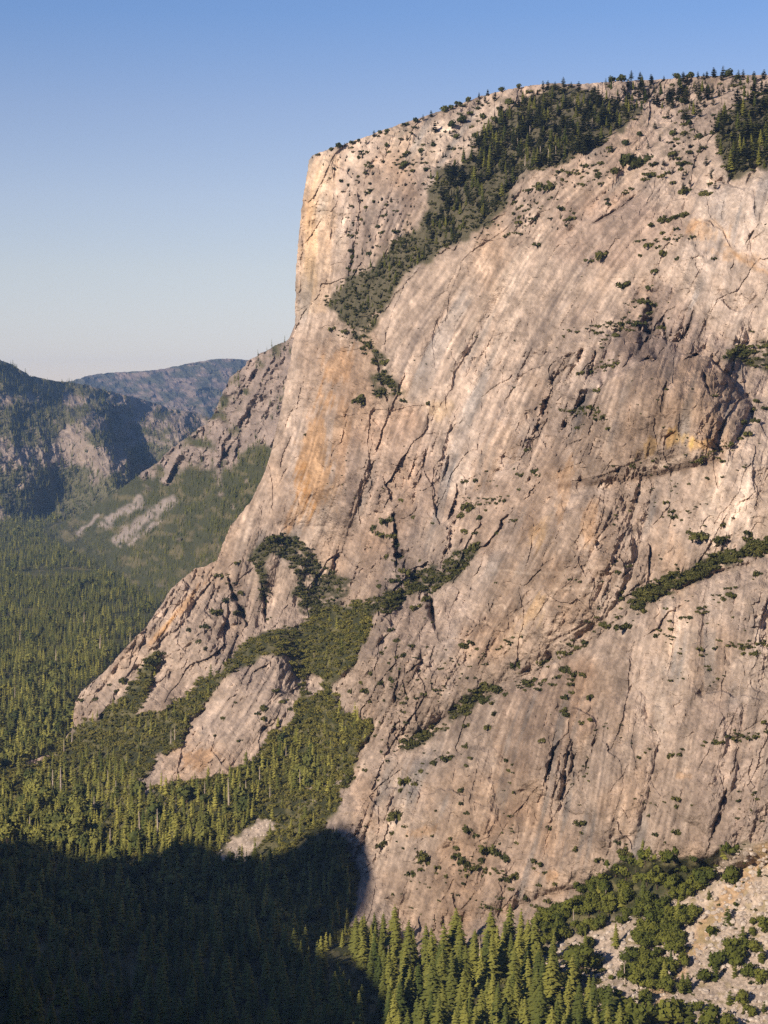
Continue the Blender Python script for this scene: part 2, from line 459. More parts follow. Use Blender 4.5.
# hand placed cracks and corners: (points, width, depth)
CRACKS = [([(742, 738), (731, 777), (723, 802), (715, 826), (706, 856)], 1.6, 3.2), ([(571, 706), (569, 733), (559, 743), (550, 763), (543, 792)], 1.5, 3.0), ([(599, 728), (590, 757), (582, 779)], 1.4, 2.2),
          ([(394, 520), (397, 545), (396, 572)], 2.6, 4.5), ([(430, 590), (433, 613), (435, 633)], 2.6, 4.0), ([(668, 378), (663, 398), (660, 414)], 1.8, 3.2), ([(703, 369), (706, 380), (710, 396)], 1.8, 3.2),
          ([(694, 306), (692, 320), (684, 338)], 1.8, 3.2), ([(675, 431), (666, 437), (664, 455)], 1.8, 3.2), ([(684, 361), (692, 356), (702, 354)], 2.0, 3.2), ([(393, 508), (398, 532)], 2.2, 3.0),
          ([(427, 446), (423, 465), (418, 486)], 1.5, 2.4), ([(393, 515), (398, 550), (425, 590), (440, 640)], 6.0, 1.5), ([(655, 275), (650, 310), (640, 350)], 5.0, 1.4), ([(745, 385), (752, 410), (738, 440)], 4.0, 1.5), ([(227, 574), (235, 597), (241, 610), (248, 628)], 3.2, 4.5), ([(261, 578), (265, 600), (265, 628)], 2.2, 4.0), ([(172, 666), (169, 680)], 1.4, 2.0),
          ([(645, 186), (634, 196), (620, 208), (600, 220), (585, 228)], 1.8, 2.4), ([(760, 222), (752, 234), (745, 246)], 1.6, 2.6), ([(754, 190), (756, 220)], 1.5, 2.4), ([(724, 198), (722, 226)], 1.3, 2.0),
          ([(453, 888), (455, 900), (456, 912)], 1.4, 2.6), ([(445, 915), (441, 930)], 1.3, 2.0), ([(359, 225), (354, 250), (348, 280)], 1.6, 1.8), ([(650, 300), (652, 330), (640, 350)], 2.5, 3.0),
          ([(664, 320), (668, 345)], 2.0, 3.0), ([(540, 655), (556, 640), (590, 622)], 1.5, 1.6), ([(690, 700), (684, 722), (688, 730)], 1.2, 2.0), ([(540, 395), (532, 425), (520, 455)], 1.3, 1.4),
          ([(372, 345), (380, 370), (386, 395), (392, 420)], 2.0, 2.6), ([(640, 460), (600, 478), (570, 482)], 1.8, 1.6), ([(632, 610), (600, 634), (570, 655), (540, 668)], 2.0, 1.8),
          ([(768, 556), (720, 572), (660, 597), (632, 612)], 2.2, 2.4), ([(500, 690), (478, 700), (452, 722)], 2.0, 2.0), ([(300, 170), (304, 220), (300, 300)], 1.5, 0.8), ([(336, 160), (334, 200), (330, 250)], 1.4, 1.2),
          ([(712, 560), (705, 600), (700, 660)], 1.3, 1.4), ([(640, 700), (632, 740), (640, 790)], 1.3, 1.6), ([(480, 760), (470, 800), (476, 850)], 1.2, 1.3), ([(410, 640), (398, 680), (392, 720)], 1.6, 1.8),
          ([(285, 650), (262, 690), (236, 730)], 1.3, 1.4), ([(250, 668), (222, 710), (190, 755)], 1.2, 1.2), ([(320, 560), (316, 590), (318, 615)], 1.4, 1.8), ([(180, 600), (160, 640), (120, 690)], 1.2, 1.2)]
BULGES = [  # rounded shields and buttresses standing out of the wall: (outline, metres, rounding in photograph points)
    ([(536, 482), (560, 432), (588, 398), (620, 374), (650, 361), (680, 356), (708, 361), (732, 382), (750, 408), (738, 436), (715, 458), (690, 468), (650, 478), (600, 486)], 40, 19),
    ([(400, 612), (450, 602), (500, 560), (556, 492), (620, 488), (640, 560), (600, 620), (540, 665), (480, 695), (400, 748), (374, 752), (360, 700)], 34, 16),
    ([(400, 760), (480, 702), (545, 674), (632, 614), (700, 582), (768, 558), (850, 540), (850, 860), (600, 880), (430, 935), (384, 900)], 40, 14),
    ([(506, 690), (560, 668), (588, 698), (602, 738), (572, 760), (560, 800), (512, 792)], 18, 9), ([(690, 192), (850, 172), (850, 330), (740, 345), (712, 330), (690, 295), (676, 260)], 38, 12),
    ([(602, 700), (640, 690), (660, 740), (640, 830), (600, 850), (580, 800)], 14, 9), ([(700, 702), (745, 700), (735, 780), (712, 840), (680, 820)], 14, 8), ([(430, 760), (490, 745), (500, 830), (440, 850), (420, 810)], 14, 10),
    ([(300, 420), (345, 400), (352, 520), (300, 530), (270, 520)], 16, 10), ([(385, 430), (432, 400), (440, 480), (400, 520)], 16, 10), ([(180, 640), (215, 590), (250, 600), (262, 640), (210, 672)], 16, 9)]
for poly, hgt, edge in BULGES:
    x0 = min(p[0] for p in poly) - 8; x1 = max(p[0] for p in poly) + 8; y0 = min(p[1] for p in poly) - 8; y1 = max(p[1] for p in poly) + 8
    j0, j1 = np.searchsorted(ys, [y0, y1]); i0, i1 = np.searchsorted(xs, [x0, x1])
    sl = (slice(j0, j1), slice(i0, i1))
    sx = X[sl] + 6 * fbm(X[sl] / 17, Y[sl] / 17, 4, 181); sy = Y[sl] + 6 * fbm(X[sl] / 17 + 9, Y[sl] / 17, 4, 182)
    d, _, _ = seg_dist(sx, sy, poly, True)
    dd[sl] -= np.where(in_poly(sx, sy, poly), hgt * (1 - np.exp(-d / edge)), 0)
STEPS = [([(309, 164), (325, 161), (345, 168), (356, 184), (359, 212), (352, 250), (346, 285)], 2.6, 16, 1),   # (line, height, fade, side): the rock drops back on one side of the line
    ([(560, 432), (588, 398), (620, 374), (650, 361), (680, 356), (708, 361), (732, 382), (748, 404)], 10, 26, 1),
    ([(540, 668), (580, 645), (628, 607), (660, 592), (700, 574), (768, 550)], 7, 22, 1), ([(398, 752), (446, 722), (480, 694), (520, 676), (560, 655)], 6, 20, 1),
    ([(345, 322), (382, 312), (398, 288), (443, 254), (476, 234), (506, 212), (530, 173)], 1.8, 14, -1), ([(702, 190), (722, 183), (745, 186), (768, 178)], 9, 26, 1),
    ([(688, 240), (694, 226), (708, 220), (722, 232), (728, 252)], 6, 16, 1), ([(585, 230), (620, 209), (646, 187)], 6, 18, 1), ([(600, 345), (630, 332), (660, 338), (700, 350)], 6, 16, 1),
    ([(664, 455), (668, 438), (680, 430), (704, 436)], 6, 16, 1), ([(420, 600), (440, 575), (482, 545), (520, 500)], 3.2, 24, -1), ([(358, 160), (352, 200), (350, 240), (345, 290)], 4, 16, -1),
    ([(470, 500), (500, 470), (540, 440), (590, 410)], 6, 22, 1), ([(500, 560), (540, 530), (600, 490), (650, 478)], 5, 18, 1), ([(690, 700), (720, 690), (768, 700)], 5, 18, 1),
    ([(560, 720), (575, 708), (590, 716), (600, 735)], 5, 18, 1), ([(375, 610), (362, 650), (376, 700), (366, 750)], 7, 22, -1), ([(640, 640), (672, 610), (700, 590)], 4, 16, -1),
    ([(520, 330), (560, 290), (610, 240)], 3.5, 22, 1), ([(440, 420), (452, 380), (480, 330)], 3.5, 20, -1), ([(560, 860), (590, 840), (640, 835)], 4, 14, 1), ([(410, 800), (440, 790), (470, 800)], 4, 14, 1),
    ([(715, 300), (740, 312), (768, 300)], 7, 20, 1), ([(150, 655), (170, 630), (205, 590), (222, 572)], 5, 16, -1), ([(240, 690), (262, 668), (276, 660)], 4, 14, -1)]
for pts, hgt, fade, side in STEPS:
    x0 = min(p[0] for p in pts) - 3 * fade; x1 = max(p[0] for p in pts) + 3 * fade; y0 = min(p[1] for p in pts) - 3 * fade; y1 = max(p[1] for p in pts) + 3 * fade
    j0, j1 = np.searchsorted(ys, [y0, y1]); i0, i1 = np.searchsorted(xs, [x0, x1])
    sl = (slice(j0, j1), slice(i0, i1))
    sx = X[sl] + 7 * fbm(X[sl] / 16, Y[sl] / 16, 4, 171); sy = Y[sl] + 7 * fbm(X[sl] / 16 + 9, Y[sl] / 16, 4, 172)
    best = np.full(sx.shape, 1e9); sg = np.zeros(sx.shape)
    for (ax, ay), (bx, by) in zip(pts, pts[1:]):
        d, _, _ = seg_dist(sx, sy, [(ax, ay), (bx, by)])
        c_ = np.sign((bx - ax) * (sy - ay) - (by - ay) * (sx - ax))
        m_ = d < best; best = np.where(m_, d, best); sg = np.where(m_, c_, sg)
    ends = np.minimum(np.hypot(sx - pts[0][0], sy - pts[0][1]), np.hypot(sx - pts[-1][0], sy - pts[-1][1]))
    k = np.exp(-best / fade) * smooth(0, 14, ends) * np.clip(sg * -side * best / 1.2, 0, 1)
    dd[sl] += k * hgt * amp[sl] * (0.7 + 0.6 * vnoise(sx / 11, sy / 11, 173))
crack_m = np.zeros_like(X)
for pts, w, dep in CRACKS:
    x0 = min(p[0] for p in pts) - 14; x1 = max(p[0] for p in pts) + 14; y0 = min(p[1] for p in pts) - 14; y1 = max(p[1] for p in pts) + 14
    j0, j1 = np.searchsorted(ys, [y0, y1]); i0, i1 = np.searchsorted(xs, [x0, x1])
    sl = (slice(j0, j1), slice(i0, i1))
    sx = X[sl] + 1.4 * fbm(X[sl] / 7, Y[sl] / 7, 3, 71); sy = Y[sl] + 1.4 * fbm(X[sl] / 7 + 9, Y[sl] / 7, 3, 72)
    d, _, _ = seg_dist(sx, sy, pts)
    ends = np.minimum(np.hypot(sx - pts[0][0], sy - pts[0][1]), np.hypot(sx - pts[-1][0], sy - pts[-1][1]))
    ln = sum(math.hypot(b[0] - a[0], b[1] - a[1]) for a, b in zip(pts, pts[1:]))
    wv = w * (0.25 + 0.75 * smooth(0, .35 * ln, ends)) * (0.75 + 0.5 * vnoise(sx / 4, sy / 4, 73))
    k = np.exp(-(d / np.maximum(wv, .3)) ** 2)
    dd[sl] += k * dep * wv * 0.95 * amp[sl]
    crack_m[sl] = np.maximum(crack_m[sl], k)
cliff.D = cliff.D + dd

# colour of the rock itself: streaks of lichen and water stain, rust, fresh pale scars
base = np.empty(X.shape + (3,)); base[:] = GR['rock']
strk = 0.35 + 0.75 * smooth(-.3, .4, fbm(X / 80, Y / 80, 3, 415))
t = 0.5 + 0.5 * np.tanh((0.38 * S2 + 0.30 * S3 + 0.42 * S1) * strk + (1.15 - strk) * 1.1 * fbm(X / 12, Y / 14, 4, 416))
tone = 0.66 + 0.54 * t
patch = fbm(X / 55, Y / 75, 4, 81)
tone = tone * (1 + 0.22 * patch) * (1 + 0.27 * fbm(X / 2.2, Y / 2.2, 2, 83)) * (1 + 0.36 * fbm(X / 7, Y / 9, 3, 84)) * (1 - 0.07 * smooth(430, 620, Y)) * (1 + 0.10 * blur(C0, 4) + 0.07 * C1 + 0.06 * C2 + 0.05 * C3)
base *= tone[..., None]
warm = smooth(0.0, 0.6, fbm(X / 45 + 9, Y / 80, 4, 85))[..., None]
base = base * (1 + warm * np.array([0.05, -0.02, -0.10]))
grey = smooth(0.5, 1.9, S3 + 0.5 * S2)[..., None] * smooth(-.3, .4, fbm(X / 60, Y / 60, 2, 86))[..., None]
base = base * (1 - grey * np.array([0.34, 0.27, 0.19]))
pale = smooth(0.7, 2.2, -S2 + 0.4 * S1)[..., None]
base = base * (1 + pale * np.array([0.22, 0.24, 0.25]))


def spot(cx, cy, rx, ry, lean, mul, strength=1.0, sd=0):
    """a stain: an ellipse leaning with the rock, ragged along the streaks"""
    x = (X - cx) - lean * (Y - cy); y = Y - cy
    r = np.sqrt((x / rx) ** 2 + (y / ry) ** 2) + 0.22 * S1 + 0.12 * S2 + 0.75 * fbm(X / 11, Y / 16, 4, 200 + sd)
    k = (smooth(1.15, 0.55, r) * strength)[..., None]
    return k * (np.array(mul) - 1)


OR = (1.10, 0.94, 0.74); WH = (1.42, 1.47, 1.50); BR = (0.72, 0.69, 0.66); YE = (1.32, 1.22, 0.96); GY = (0.80, 0.81, 0.84)
SPOTS = [(314, 455, 15, 60, -.12, OR, 1.2), (300, 505, 12, 30, -.2, OR, .9), (333, 365, 20, 15, -.2, OR, .8), (340, 450, 9, 50, -.1, OR, .6), (497, 449, 20, 34, -.4, OR, .35), (564, 483, 7, 34, -.1, OR, .7), (590, 528, 8, 26, -.1, OR, .7),
         (652, 446, 9, 9, -.6, YE, 1.2), (680, 438, 15, 9, -.4, YE, 1.7), (700, 444, 12, 5, -.4, YE, 1.2), (536, 532, 12, 16, -.5, YE, .8), (701, 232, 22, 10, .3, OR, .8), (740, 256, 26, 8, 1.6, OR, .7), (183, 606, 5, 22, -.9, OR, 1.0), (163, 630, 5, 14, -.9, OR, .9),
         (200, 758, 18, 10, -.8, OR, .8), (420, 832, 14, 7, -.8, OR, .7), (552, 875, 16, 5, 0, OR, .6), (684, 776, 9, 4, 0, OR, .6),
         (320, 195, 9, 40, -.05, WH, .8), (312, 235, 8, 60, -.05, YE, .5), (345, 215, 7, 50, -.1, WH, .5), (378, 200, 18, 26, -.5, WH, .45), (400, 150, 60, 22, -.9, WH, .45), (470, 130, 50, 22, -.9, WH, .5), (400, 205, 30, 22, -.8, GY, .7),
         (677, 640, 16, 46, -.1, WH, .9), (660, 725, 9, 34, -.1, WH, .7), (718, 490, 13, 46, -.12, WH, .8), (741, 500, 10, 42, -.1, WH, .6), (500, 300, 14, 70, -.55, WH, .4), (470, 400, 12, 70, -.45, WH, .35), (532, 612, 10, 22, -.7, YE, .8), (510, 645, 10, 20, -.7, WH, .9),
         (551, 596, 5, 26, -.6, WH, .7), (738, 212, 34, 50, -.1, WH, .55), (680, 300, 40, 40, -.4, WH, .25), (560, 250, 12, 60, -1, WH, .35), (460, 470, 12, 34, -.3, WH, .5), (440, 410, 14, 10, 0, YE, .5), (750, 690, 20, 70, -.1, WH, .35), (735, 780, 26, 40, -.1, WH, .3),
         (680, 460, 80, 50, -.1, BR, .35), (640, 412, 74, 46, -.2, GY, .4), (372, 225, 26, 60, -.1, GY, .6), (350, 260, 8, 50, -.1, GY, .8), (390, 190, 20, 40, -.3, BR, .4), (330, 330, 26, 18, -.3, BR, .5), (450, 690, 50, 60, -.4, BR, .4), (410, 560, 24, 40, -.2, GY, .6), (620, 350, 60, 16, -.3, BR, .5), (560, 440, 40, 40, -.3, BR, .4), (730, 690, 30, 60, -.1, GY, .5), (610, 560, 60, 30, -.3, BR, .4), (470, 860, 70, 36, -.2, GY, .35), (660, 800, 60, 40, -.1, BR, .3), (300, 480, 20, 60, -.3, GY, .5), (420, 330, 5, 60, -.5, GY, .6), (470, 350, 4, 70, -.5, GY, .6), (590, 300, 14, 60, -.6, BR, .5), (520, 250, 30, 40, -.9, BR, .4), (650, 336, 26, 42, -.1, GY, 1.0), (566, 580, 38, 24, -.4, BR, .6), (488, 625, 28, 18, -.6, BR, .6), (402, 428, 22, 20, -.2, BR, .6), (300, 420, 14, 40, -.3, GY, .5), (540, 720, 40, 44, -.2, BR, .35),
         (400, 640, 26, 60, -.3, BR, .5), (230, 600, 18, 34, -.3, GY, .8), (245, 590, 60, 60, -.5, BR, .2), (270, 690, 26, 30, -.5, GY, .6), (220, 720, 20, 50, -.9, GY, .4), (590, 250, 40, 50, -1, GY, .4), (640, 195, 24, 22, -1, GY, .5), (540, 200, 50, 26, -1, BR, .3), (405, 350, 12, 40, -.5, GY, .4),
         (500, 520, 30, 40, -.5, BR, .3), (600, 680, 60, 30, -.5, BR, .25), (420, 900, 40, 40, -.3, BR, .25), (560, 830, 60, 30, -.2, BR, .3), (360, 800, 30, 40, -.4, BR, .25), (515, 380, 4, 80, -.5, GY, .8), (548, 330, 3, 80, -.6, GY, .8), (575, 320, 4, 60, -.8, GY, .5), (420, 480, 7, 50, -.15, GY, .5), (352, 470, 6, 50, -.1, GY, .7), (362, 500, 5, 50, -.1, WH, .5)]
mul = np.ones_like(base)
for n, (a, b, c, d, e, f, g) in enumerate(SPOTS):
    mul = mul + spot(a, b, c, d, e, f, g, n)
base = base * np.clip(mul, 0.45, 1.6)
for poly, m_, edge in [
    ([(540, 478), (560, 432), (588, 398), (620, 374), (650, 361), (680, 356), (708, 361), (732, 382), (748, 404), (738, 432), (715, 455), (690, 466), (650, 476), (600, 483)], (.80, .775, .74), 1),
    ([(630, 285), (660, 280), (690, 300), (700, 330), (690, 352), (650, 360), (620, 374), (600, 384), (588, 372), (610, 345), (625, 315)], (.66, .655, .68), 2),
    ([(700, 190), (768, 180), (800, 200), (800, 335), (740, 340), (715, 330), (690, 300), (680, 262), (690, 225)], (1.16, 1.19, 1.22), 2),
    ([(470, 600), (540, 520), (620, 486), (640, 520), (600, 600), (540, 660), (490, 690)], (.95, .92, .88), 4),
    ([(376, 606), (400, 590), (440, 600), (452, 640), (440, 700), (400, 745), (365, 752), (374, 716), (357, 662)], (.86, .85, .84), 3),
    ([(346, 165), (420, 170), (430, 215), (392, 245), (346, 290)], (.87, .865, .87), 2), ([(306, 160), (336, 156), (334, 250), (326, 310), (298, 320), (300, 220)], (1.17, 1.12, 1.02), 1),
    ([(300, 338), (380, 340), (372, 420), (300, 420)], (.86, .82, .78), 4), ([(768, 430), (740, 440), (690, 480), (700, 560), (768, 540)], (1.12, 1.13, 1.13), 3),
    ([(500, 690), (590, 655), (600, 730), (560, 760), (500, 790)], (.86, .82, .79), 3), ([(620, 620), (700, 585), (768, 570), (768, 700), (690, 700), (640, 760)], (1.08, 1.09, 1.10), 4),
    ([(690, 705), (768, 702), (768, 830), (700, 850)], (.92, .91, .92), 3), ([(380, 880), (520, 800), (620, 850), (540, 925), (425, 950)], (.90, .86, .82), 4),
    ([(330, 440), (420, 400), (440, 500), (400, 560), (340, 540)], (.92, .88, .86), 5), ([(430, 500), (520, 470), (540, 530), (470, 560)], (.86, .82, .78), 4),
    ([(560, 200), (640, 190), (690, 230), (620, 270), (550, 260)], (.86, .82, .81), 4), ([(380, 130), (540, 88), (500, 120), (455, 165), (420, 165)], (1.10, 1.09, 1.06), 4)]:
    k = mask(poly, edge)[..., None] * np.clip(0.85 + 0.5 * fbm(X / 18, Y / 24, 4, 411), 0, 1.2)[..., None]
    base = base * (1 + k * (np.array(m_) - 1))
# water streaks: long thin dark and light lines hanging from ledges
hang = smooth(0.1, 0.5, fbm(X / 50, Y / 120, 3, 413)) * (1 - ground_like)
base = base * (1 - (0.27 * smooth(1.1, 2.4, S4 * .9 + S2 * .5) * hang)[..., None] * np.array([1.0, .94, .84]))
base = base * (1 + (0.16 * smooth(1.1, 2.2, -S4 * .7 - S2 * .6) * smooth(-.1, .4, fbm(X / 60 + 30, Y / 120, 3, 414)))[..., None])
sl_ = (smooth(190, 90, np.hypot((X - 510) / 1.15, (Y - 300) / 1.35)) * (1 - ground_like))[..., None]
base = base * (1 + sl_ * ((0.10 * np.tanh(S4) + 0.08 * np.tanh(S1)) * (.35 + .9 * panel))[..., None])
lines_ = smooth(1.5, 2.3, 0.8 * S4 + 0.5 * S2) * smooth(-.25, .25, fbm(X / 30, Y / 45, 3, 417))
base = base * (1 - 0.33 * lines_[..., None] * (0.4 + 0.6 * sl_) * np.array([1, .96, .88]))
# brown band of darker dike across the wall under the dome, thin pale dikes in the centre
for pts, w, m_, s_ in [([(560, 486), (600, 481), (650, 476), (690, 466), (722, 458)], 3.6, (.58, .54, .50), 1), ([(478, 623), (500, 626), (503, 634)], 1.3, WH, 1), ([(498, 570), (530, 574), (560, 572)], 1.3, WH, .9), ([(575, 572), (590, 566), (625, 570)], 1.3, WH, .9),
                       ([(556, 590), (570, 588), (592, 590)], 1.2, WH, .9), ([(500, 604), (512, 612), (516, 620)], 1.2, WH, .9), ([(590, 660), (620, 655), (640, 668)], .8, WH, .6), ([(632, 472), (660, 465), (704, 452)], 3.2, WH, .9), ([(600, 235), (570, 290), (548, 330)], 1.2, WH, .5),
                       ([(725, 245), (745, 262), (770, 276)], 2.4, OR, .8), ([(690, 232), (698, 222), (715, 222), (726, 236)], 3.0, OR, .7), ([(690, 232), (696, 252), (706, 262), (716, 258), (722, 240)], 1.8, (.5, .5, .5), .8)]:
    d, _, _ = seg_dist(X + 3 * fbm(X / 9, Y / 9, 3, 401), Y + 3 * fbm(X / 9 + 5, Y / 9, 3, 402), pts)
    base = base * (1 + (np.exp(-(d / w) ** 2) * s_)[..., None] * (np.array(m_) - 1))
# darker along cracks, joints and block ridges
base = base * (1 - 0.32 * np.clip(crackn + crack_m * 0.7 + 0.8 * joint, 0, 1)[..., None])
base = base * (1 - 0.16 * (smooth(0.55, 0.9, blocks2 + 0.5) * rough)[..., None])
# soil, scree, leaf litter
soil = np.array([0.042, 0.044, 0.018]); scree = np.array([0.43, 0.345, 0.275])
litter = np.array([0.13, 0.115, 0.055])
gnoise = fbm(X / 6, Y / 6, 4, 501)
gmask = np.clip(ground_like - b2 - rocka - rockb, 0, 1)
gcol = soil + (litter - soil) * smooth(-.2, .5, gnoise)[..., None]
tal = np.clip(mask(P_TALUS, 4) + mask(P_TALUS_G, 1) + 0.8 * mask(P_TALUS_S, 1) * smooth(-.2, .2, gnoise), 0, 1)
gravel = scree * (1 + 0.28 * fbm(X / 14, Y / 9, 4, 502))[..., None] * (0.66 + 0.42 * smooth(-.5, .5, fbm(X / 2.3, Y / 2.3, 3, 503)))[..., None]
rust = smooth(1.0, 0.3, np.abs((X - 705) + 0.75 * (Y - 930)) / 16 + 0.5 * gnoise)[..., None]
gravel = gravel * (1 + rust * (np.array([1.0, .86, .66]) - 1))
drygrass = smooth(0.1, 0.5, fbm(X / 9, Y / 6, 3, 505))[..., None] * 0.6
gravel = gravel * (1 - drygrass) + np.array([0.25, 0.20, 0.10]) * drygrass
gcol = gcol * (1 - tal[..., None]) + gravel * tal[..., None]
base = base * (1 - gmask[..., None]) + gcol * gmask[..., None]
green = np.zeros_like(X)
for p in (P_SUMMIT, P_SUMMIT_R, P_BUSH_R, P_LEDGE_R, P_LEDGE_C, P_LEDGE_L, P_GULLY, P_GULLY2, P_B1TOP, P_B1A, P_B1B, P_PATCH, P_TAIL):
    green = np.maximum(green, mask(p, 1))
# thin grass and moss caught on ledges near the planted strips
def broken(px, py):
    return smooth(-.55, -.1, fbm(px / 7, py / 5, 3, 981))
green = green * np.where(in_poly(X, Y, [(320, 60), (860, 60), (860, 180), (560, 180), (330, 345), (310, 310)]), 1, broken(X, Y))
thin = blur(green, 8) * smooth(0.0, 0.5, fbm(X / 7, Y / 4, 3, 507)) * 0.8
summit_grass = smooth(0.05, 0.5, fbm(X / 10, Y / 5, 4, 509)) * smooth(190, 120, Y) * 0.35
green = np.clip(np.maximum(np.maximum(green * 0.85, thin), summit_grass * (1 - ground_like)), 0, 1)[..., None]
base = base * (1 - green) + np.array([0.042, 0.043, 0.018]) * green
V = cliff.finish()
o = link('cliff', mesh_from('cliff', V.reshape(-1, 3), grid_faces(NYG, NXG), M_ROCK, False, np.clip(base, 0.01, 0.8).reshape(-1, 3)))
tag(o, 'huge sunlit granite cliff with buttresses and a wooded ramp', 'cliff', kind='structure')

# ------------------------------------------------------------------ ridge behind the prow
R_OUT = [(380, 290), (340, 312), (310, 327), (295, 336), (284, 341), (273, 346), (262, 353), (250, 359), (240, 370), (230, 377), (224, 390), (219, 400), (214, 412), (207, 422), (195, 431), (183, 440), (172, 447), (156, 463), (145, 470), (135, 478),
         (118, 490), (100, 501), (80, 514), (60, 523), (20, 535), (-60, 548), (-60, 760), (380, 760)]
R_CTRL = [(380, 290, 5000), (295, 336, 5350), (250, 359, 5600), (230, 377, 5750), (219, 400, 5850), (207, 422, 6000), (172, 447, 6500), (135, 478, 7250), (100, 501, 8000), (60, 523, 8700), (0, 540, 8600),
          (170, 615, 5400), (100, 572, 6750), (50, 548, 7800), (290, 400, 5250), (250, 420, 5500), (290, 470, 5050), (250, 520, 5050), (220, 560, 5000), (200, 500, 5800), (150, 520, 6500), (380, 450, 4600), (330, 620, 4300), (250, 640, 4550), (100, 700, 4500), (250, 460, 5350)]
rxs = axis([(-60, 300, 1.25), (300, 380, 8)]); rys = axis([(280, 650, 1.25), (650, 760, 10)])
mid = Relief(rxs, rys, R_CTRL, R_OUT, 40.0, jag=2.0, lam=1e-4)
x, y = mid.X, mid.Y
yy = y - (336 + (295 - x) * 0.95); bw = np.clip(30 + (x - 180) * .6, 8, 95)
crg = smooth(0.22, 0.55, 0.60 * smooth(bw + 16, bw - 14, yy) + 0.62 * fbm(x / 13, y / 13, 4, 601) - 0.9 * smooth(150, 122, x))
mid.D = mid.D + mid.slope() * (-(ridged((x + .5 * y) / 22, (y - .4 * x) / 40, 5, 603) - .5) * 11 * (0.35 + crg) + 3 * fbm(x / 5, y / 5, 3, 605) * crg - 5 * (ridged((x + y) / 30, (y - x) / 40, 4, 606) - .5) * (1 - crg))
c = np.empty(x.shape + (3,)); c[:] = (0.050, 0.052, 0.024)
c = c + np.array([0.06, 0.042, 0.026]) * smooth(-.1, .5, fbm(x / 9, y / 6, 4, 615))[..., None]
rk = np.array([0.33, 0.26, 0.22]) * (0.75 + 0.35 * fbm(x / 4, y / 7, 4, 607))[..., None]
c = c * (1 - crg[..., None]) + rk * crg[..., None]
for pts, w in [([(172, 500), (150, 514), (118, 540)], 6), ([(142, 500), (122, 512), (104, 524)], 5), ([(96, 516), (86, 526), (78, 534)], 2.0), ([(160, 520), (140, 534), (128, 545)], 2.5)]:
    d, _, _ = seg_dist(x + 5 * fbm(x / 10, y / 10, 3, 611), y + 5 * fbm(x / 10 + 4, y / 10, 3, 612), pts)
    k = (smooth(w * 1.3, w * 0.4, d) * smooth(-.7, -.1, fbm(x / 5, y / 4, 3, 613)))[..., None]
    c = c * (1 - k) + np.array([0.24, 0.20, 0.175]) * k
    crg = np.maximum(crg, k[..., 0])
mid.rock = crg
V = mid.finish()
o = link('far_ridge', mesh_from('far_ridge', V.reshape(-1, 3), grid_faces(*x.shape), M_HILL, False, np.clip(c, 0.01, 0.8).reshape(-1, 3)))
tag(o, 'wooded ridge with grey outcrops and scree behind the prow', 'ridge', kind='structure')

# ------------------------------------------------------------------ hill on the left
H_OUT = [(-200, 330), (-60, 345), (0, 360), (12, 364), (31, 376), (50, 380), (70, 382), (88, 385), (105, 390), (130, 396), (156, 403), (172, 409), (190, 411), (203, 415), (240, 425), (320, 440), (320, 600), (-200, 600)]
H_CTRL = [(-200, 345, 10500), (0, 360, 11200), (70, 382, 11800), (150, 403, 12600), (172, 410, 12700), (203, 416, 12800), (280, 430, 13000), (-200, 520, 9300), (0, 522, 9350), (50, 515, 9700), (-100, 430, 10200), (30, 430, 10300), (60, 400, 11200),
          (98, 421, 10500), (112, 443, 10150), (124, 463, 9950), (131, 484, 9800), (113, 426, 10950), (124, 440, 10850), (136, 452, 10650), (147, 462, 10450), (146, 480, 10300), (80, 460, 10100), (90, 490, 9750), (30, 480, 9750), (180, 432, 11000), (200, 450, 10450), (150, 425, 11350), (200, 520, 9900), (100, 540, 9000), (0, 590, 8200), (300, 590, 8500), (-200, 590, 8200)]
hxs = axis([(-200, -10, 8), (-10, 250, 1.25), (250, 320, 8)]); hys = axis([(320, 340, 5), (340, 540, 1.25), (540, 600, 8)])
hill = Relief(hxs, hys, H_CTRL, H_OUT, 70.0, jag=1.6, lam=5e-5)
x, y = hill.X, hill.Y
hr = smooth(0.05, 0.4, fbm(x / 24, y / 20, 4, 701) * 0.9 + 0.30 * smooth(40, 10, np.hypot((x - 60) / 1.6, y - 440)) + 0.35 * smooth(26, 6, np.hypot((x - 110), (y - 455))) - 0.02)
hill.D = hill.D + hill.slope() * (-(ridged((x - .3 * y) / 26, y / 40, 5, 703) - .5) * 9 + 2.5 * fbm(x / 6, y / 6, 3, 705))
c = np.empty(x.shape + (3,)); c[:] = (0.100, 0.092, 0.050)
rk = np.array([0.28, 0.222, 0.178]) * (0.8 + 0.4 * fbm(x / 5, y / 6, 4, 707))[..., None]
dry = smooth(105, 135, x) * smooth(452, 440, y) * smooth(-.35, .15, fbm(x / 18, y / 8, 4, 709))
hr = np.maximum(hr, dry)
c = c * (1 - hr[..., None]) + rk * hr[..., None]
hill.rock = hr
V = hill.finish()
o = link('hill', mesh_from('hill', V.reshape(-1, 3), grid_faces(*x.shape), M_HILL, False, np.clip(c, 0.01, 0.8).reshape(-1, 3)))
tag(o, 'hazy wooded hill with bare cliffs at the far end of the valley', 'hill', kind='structure')

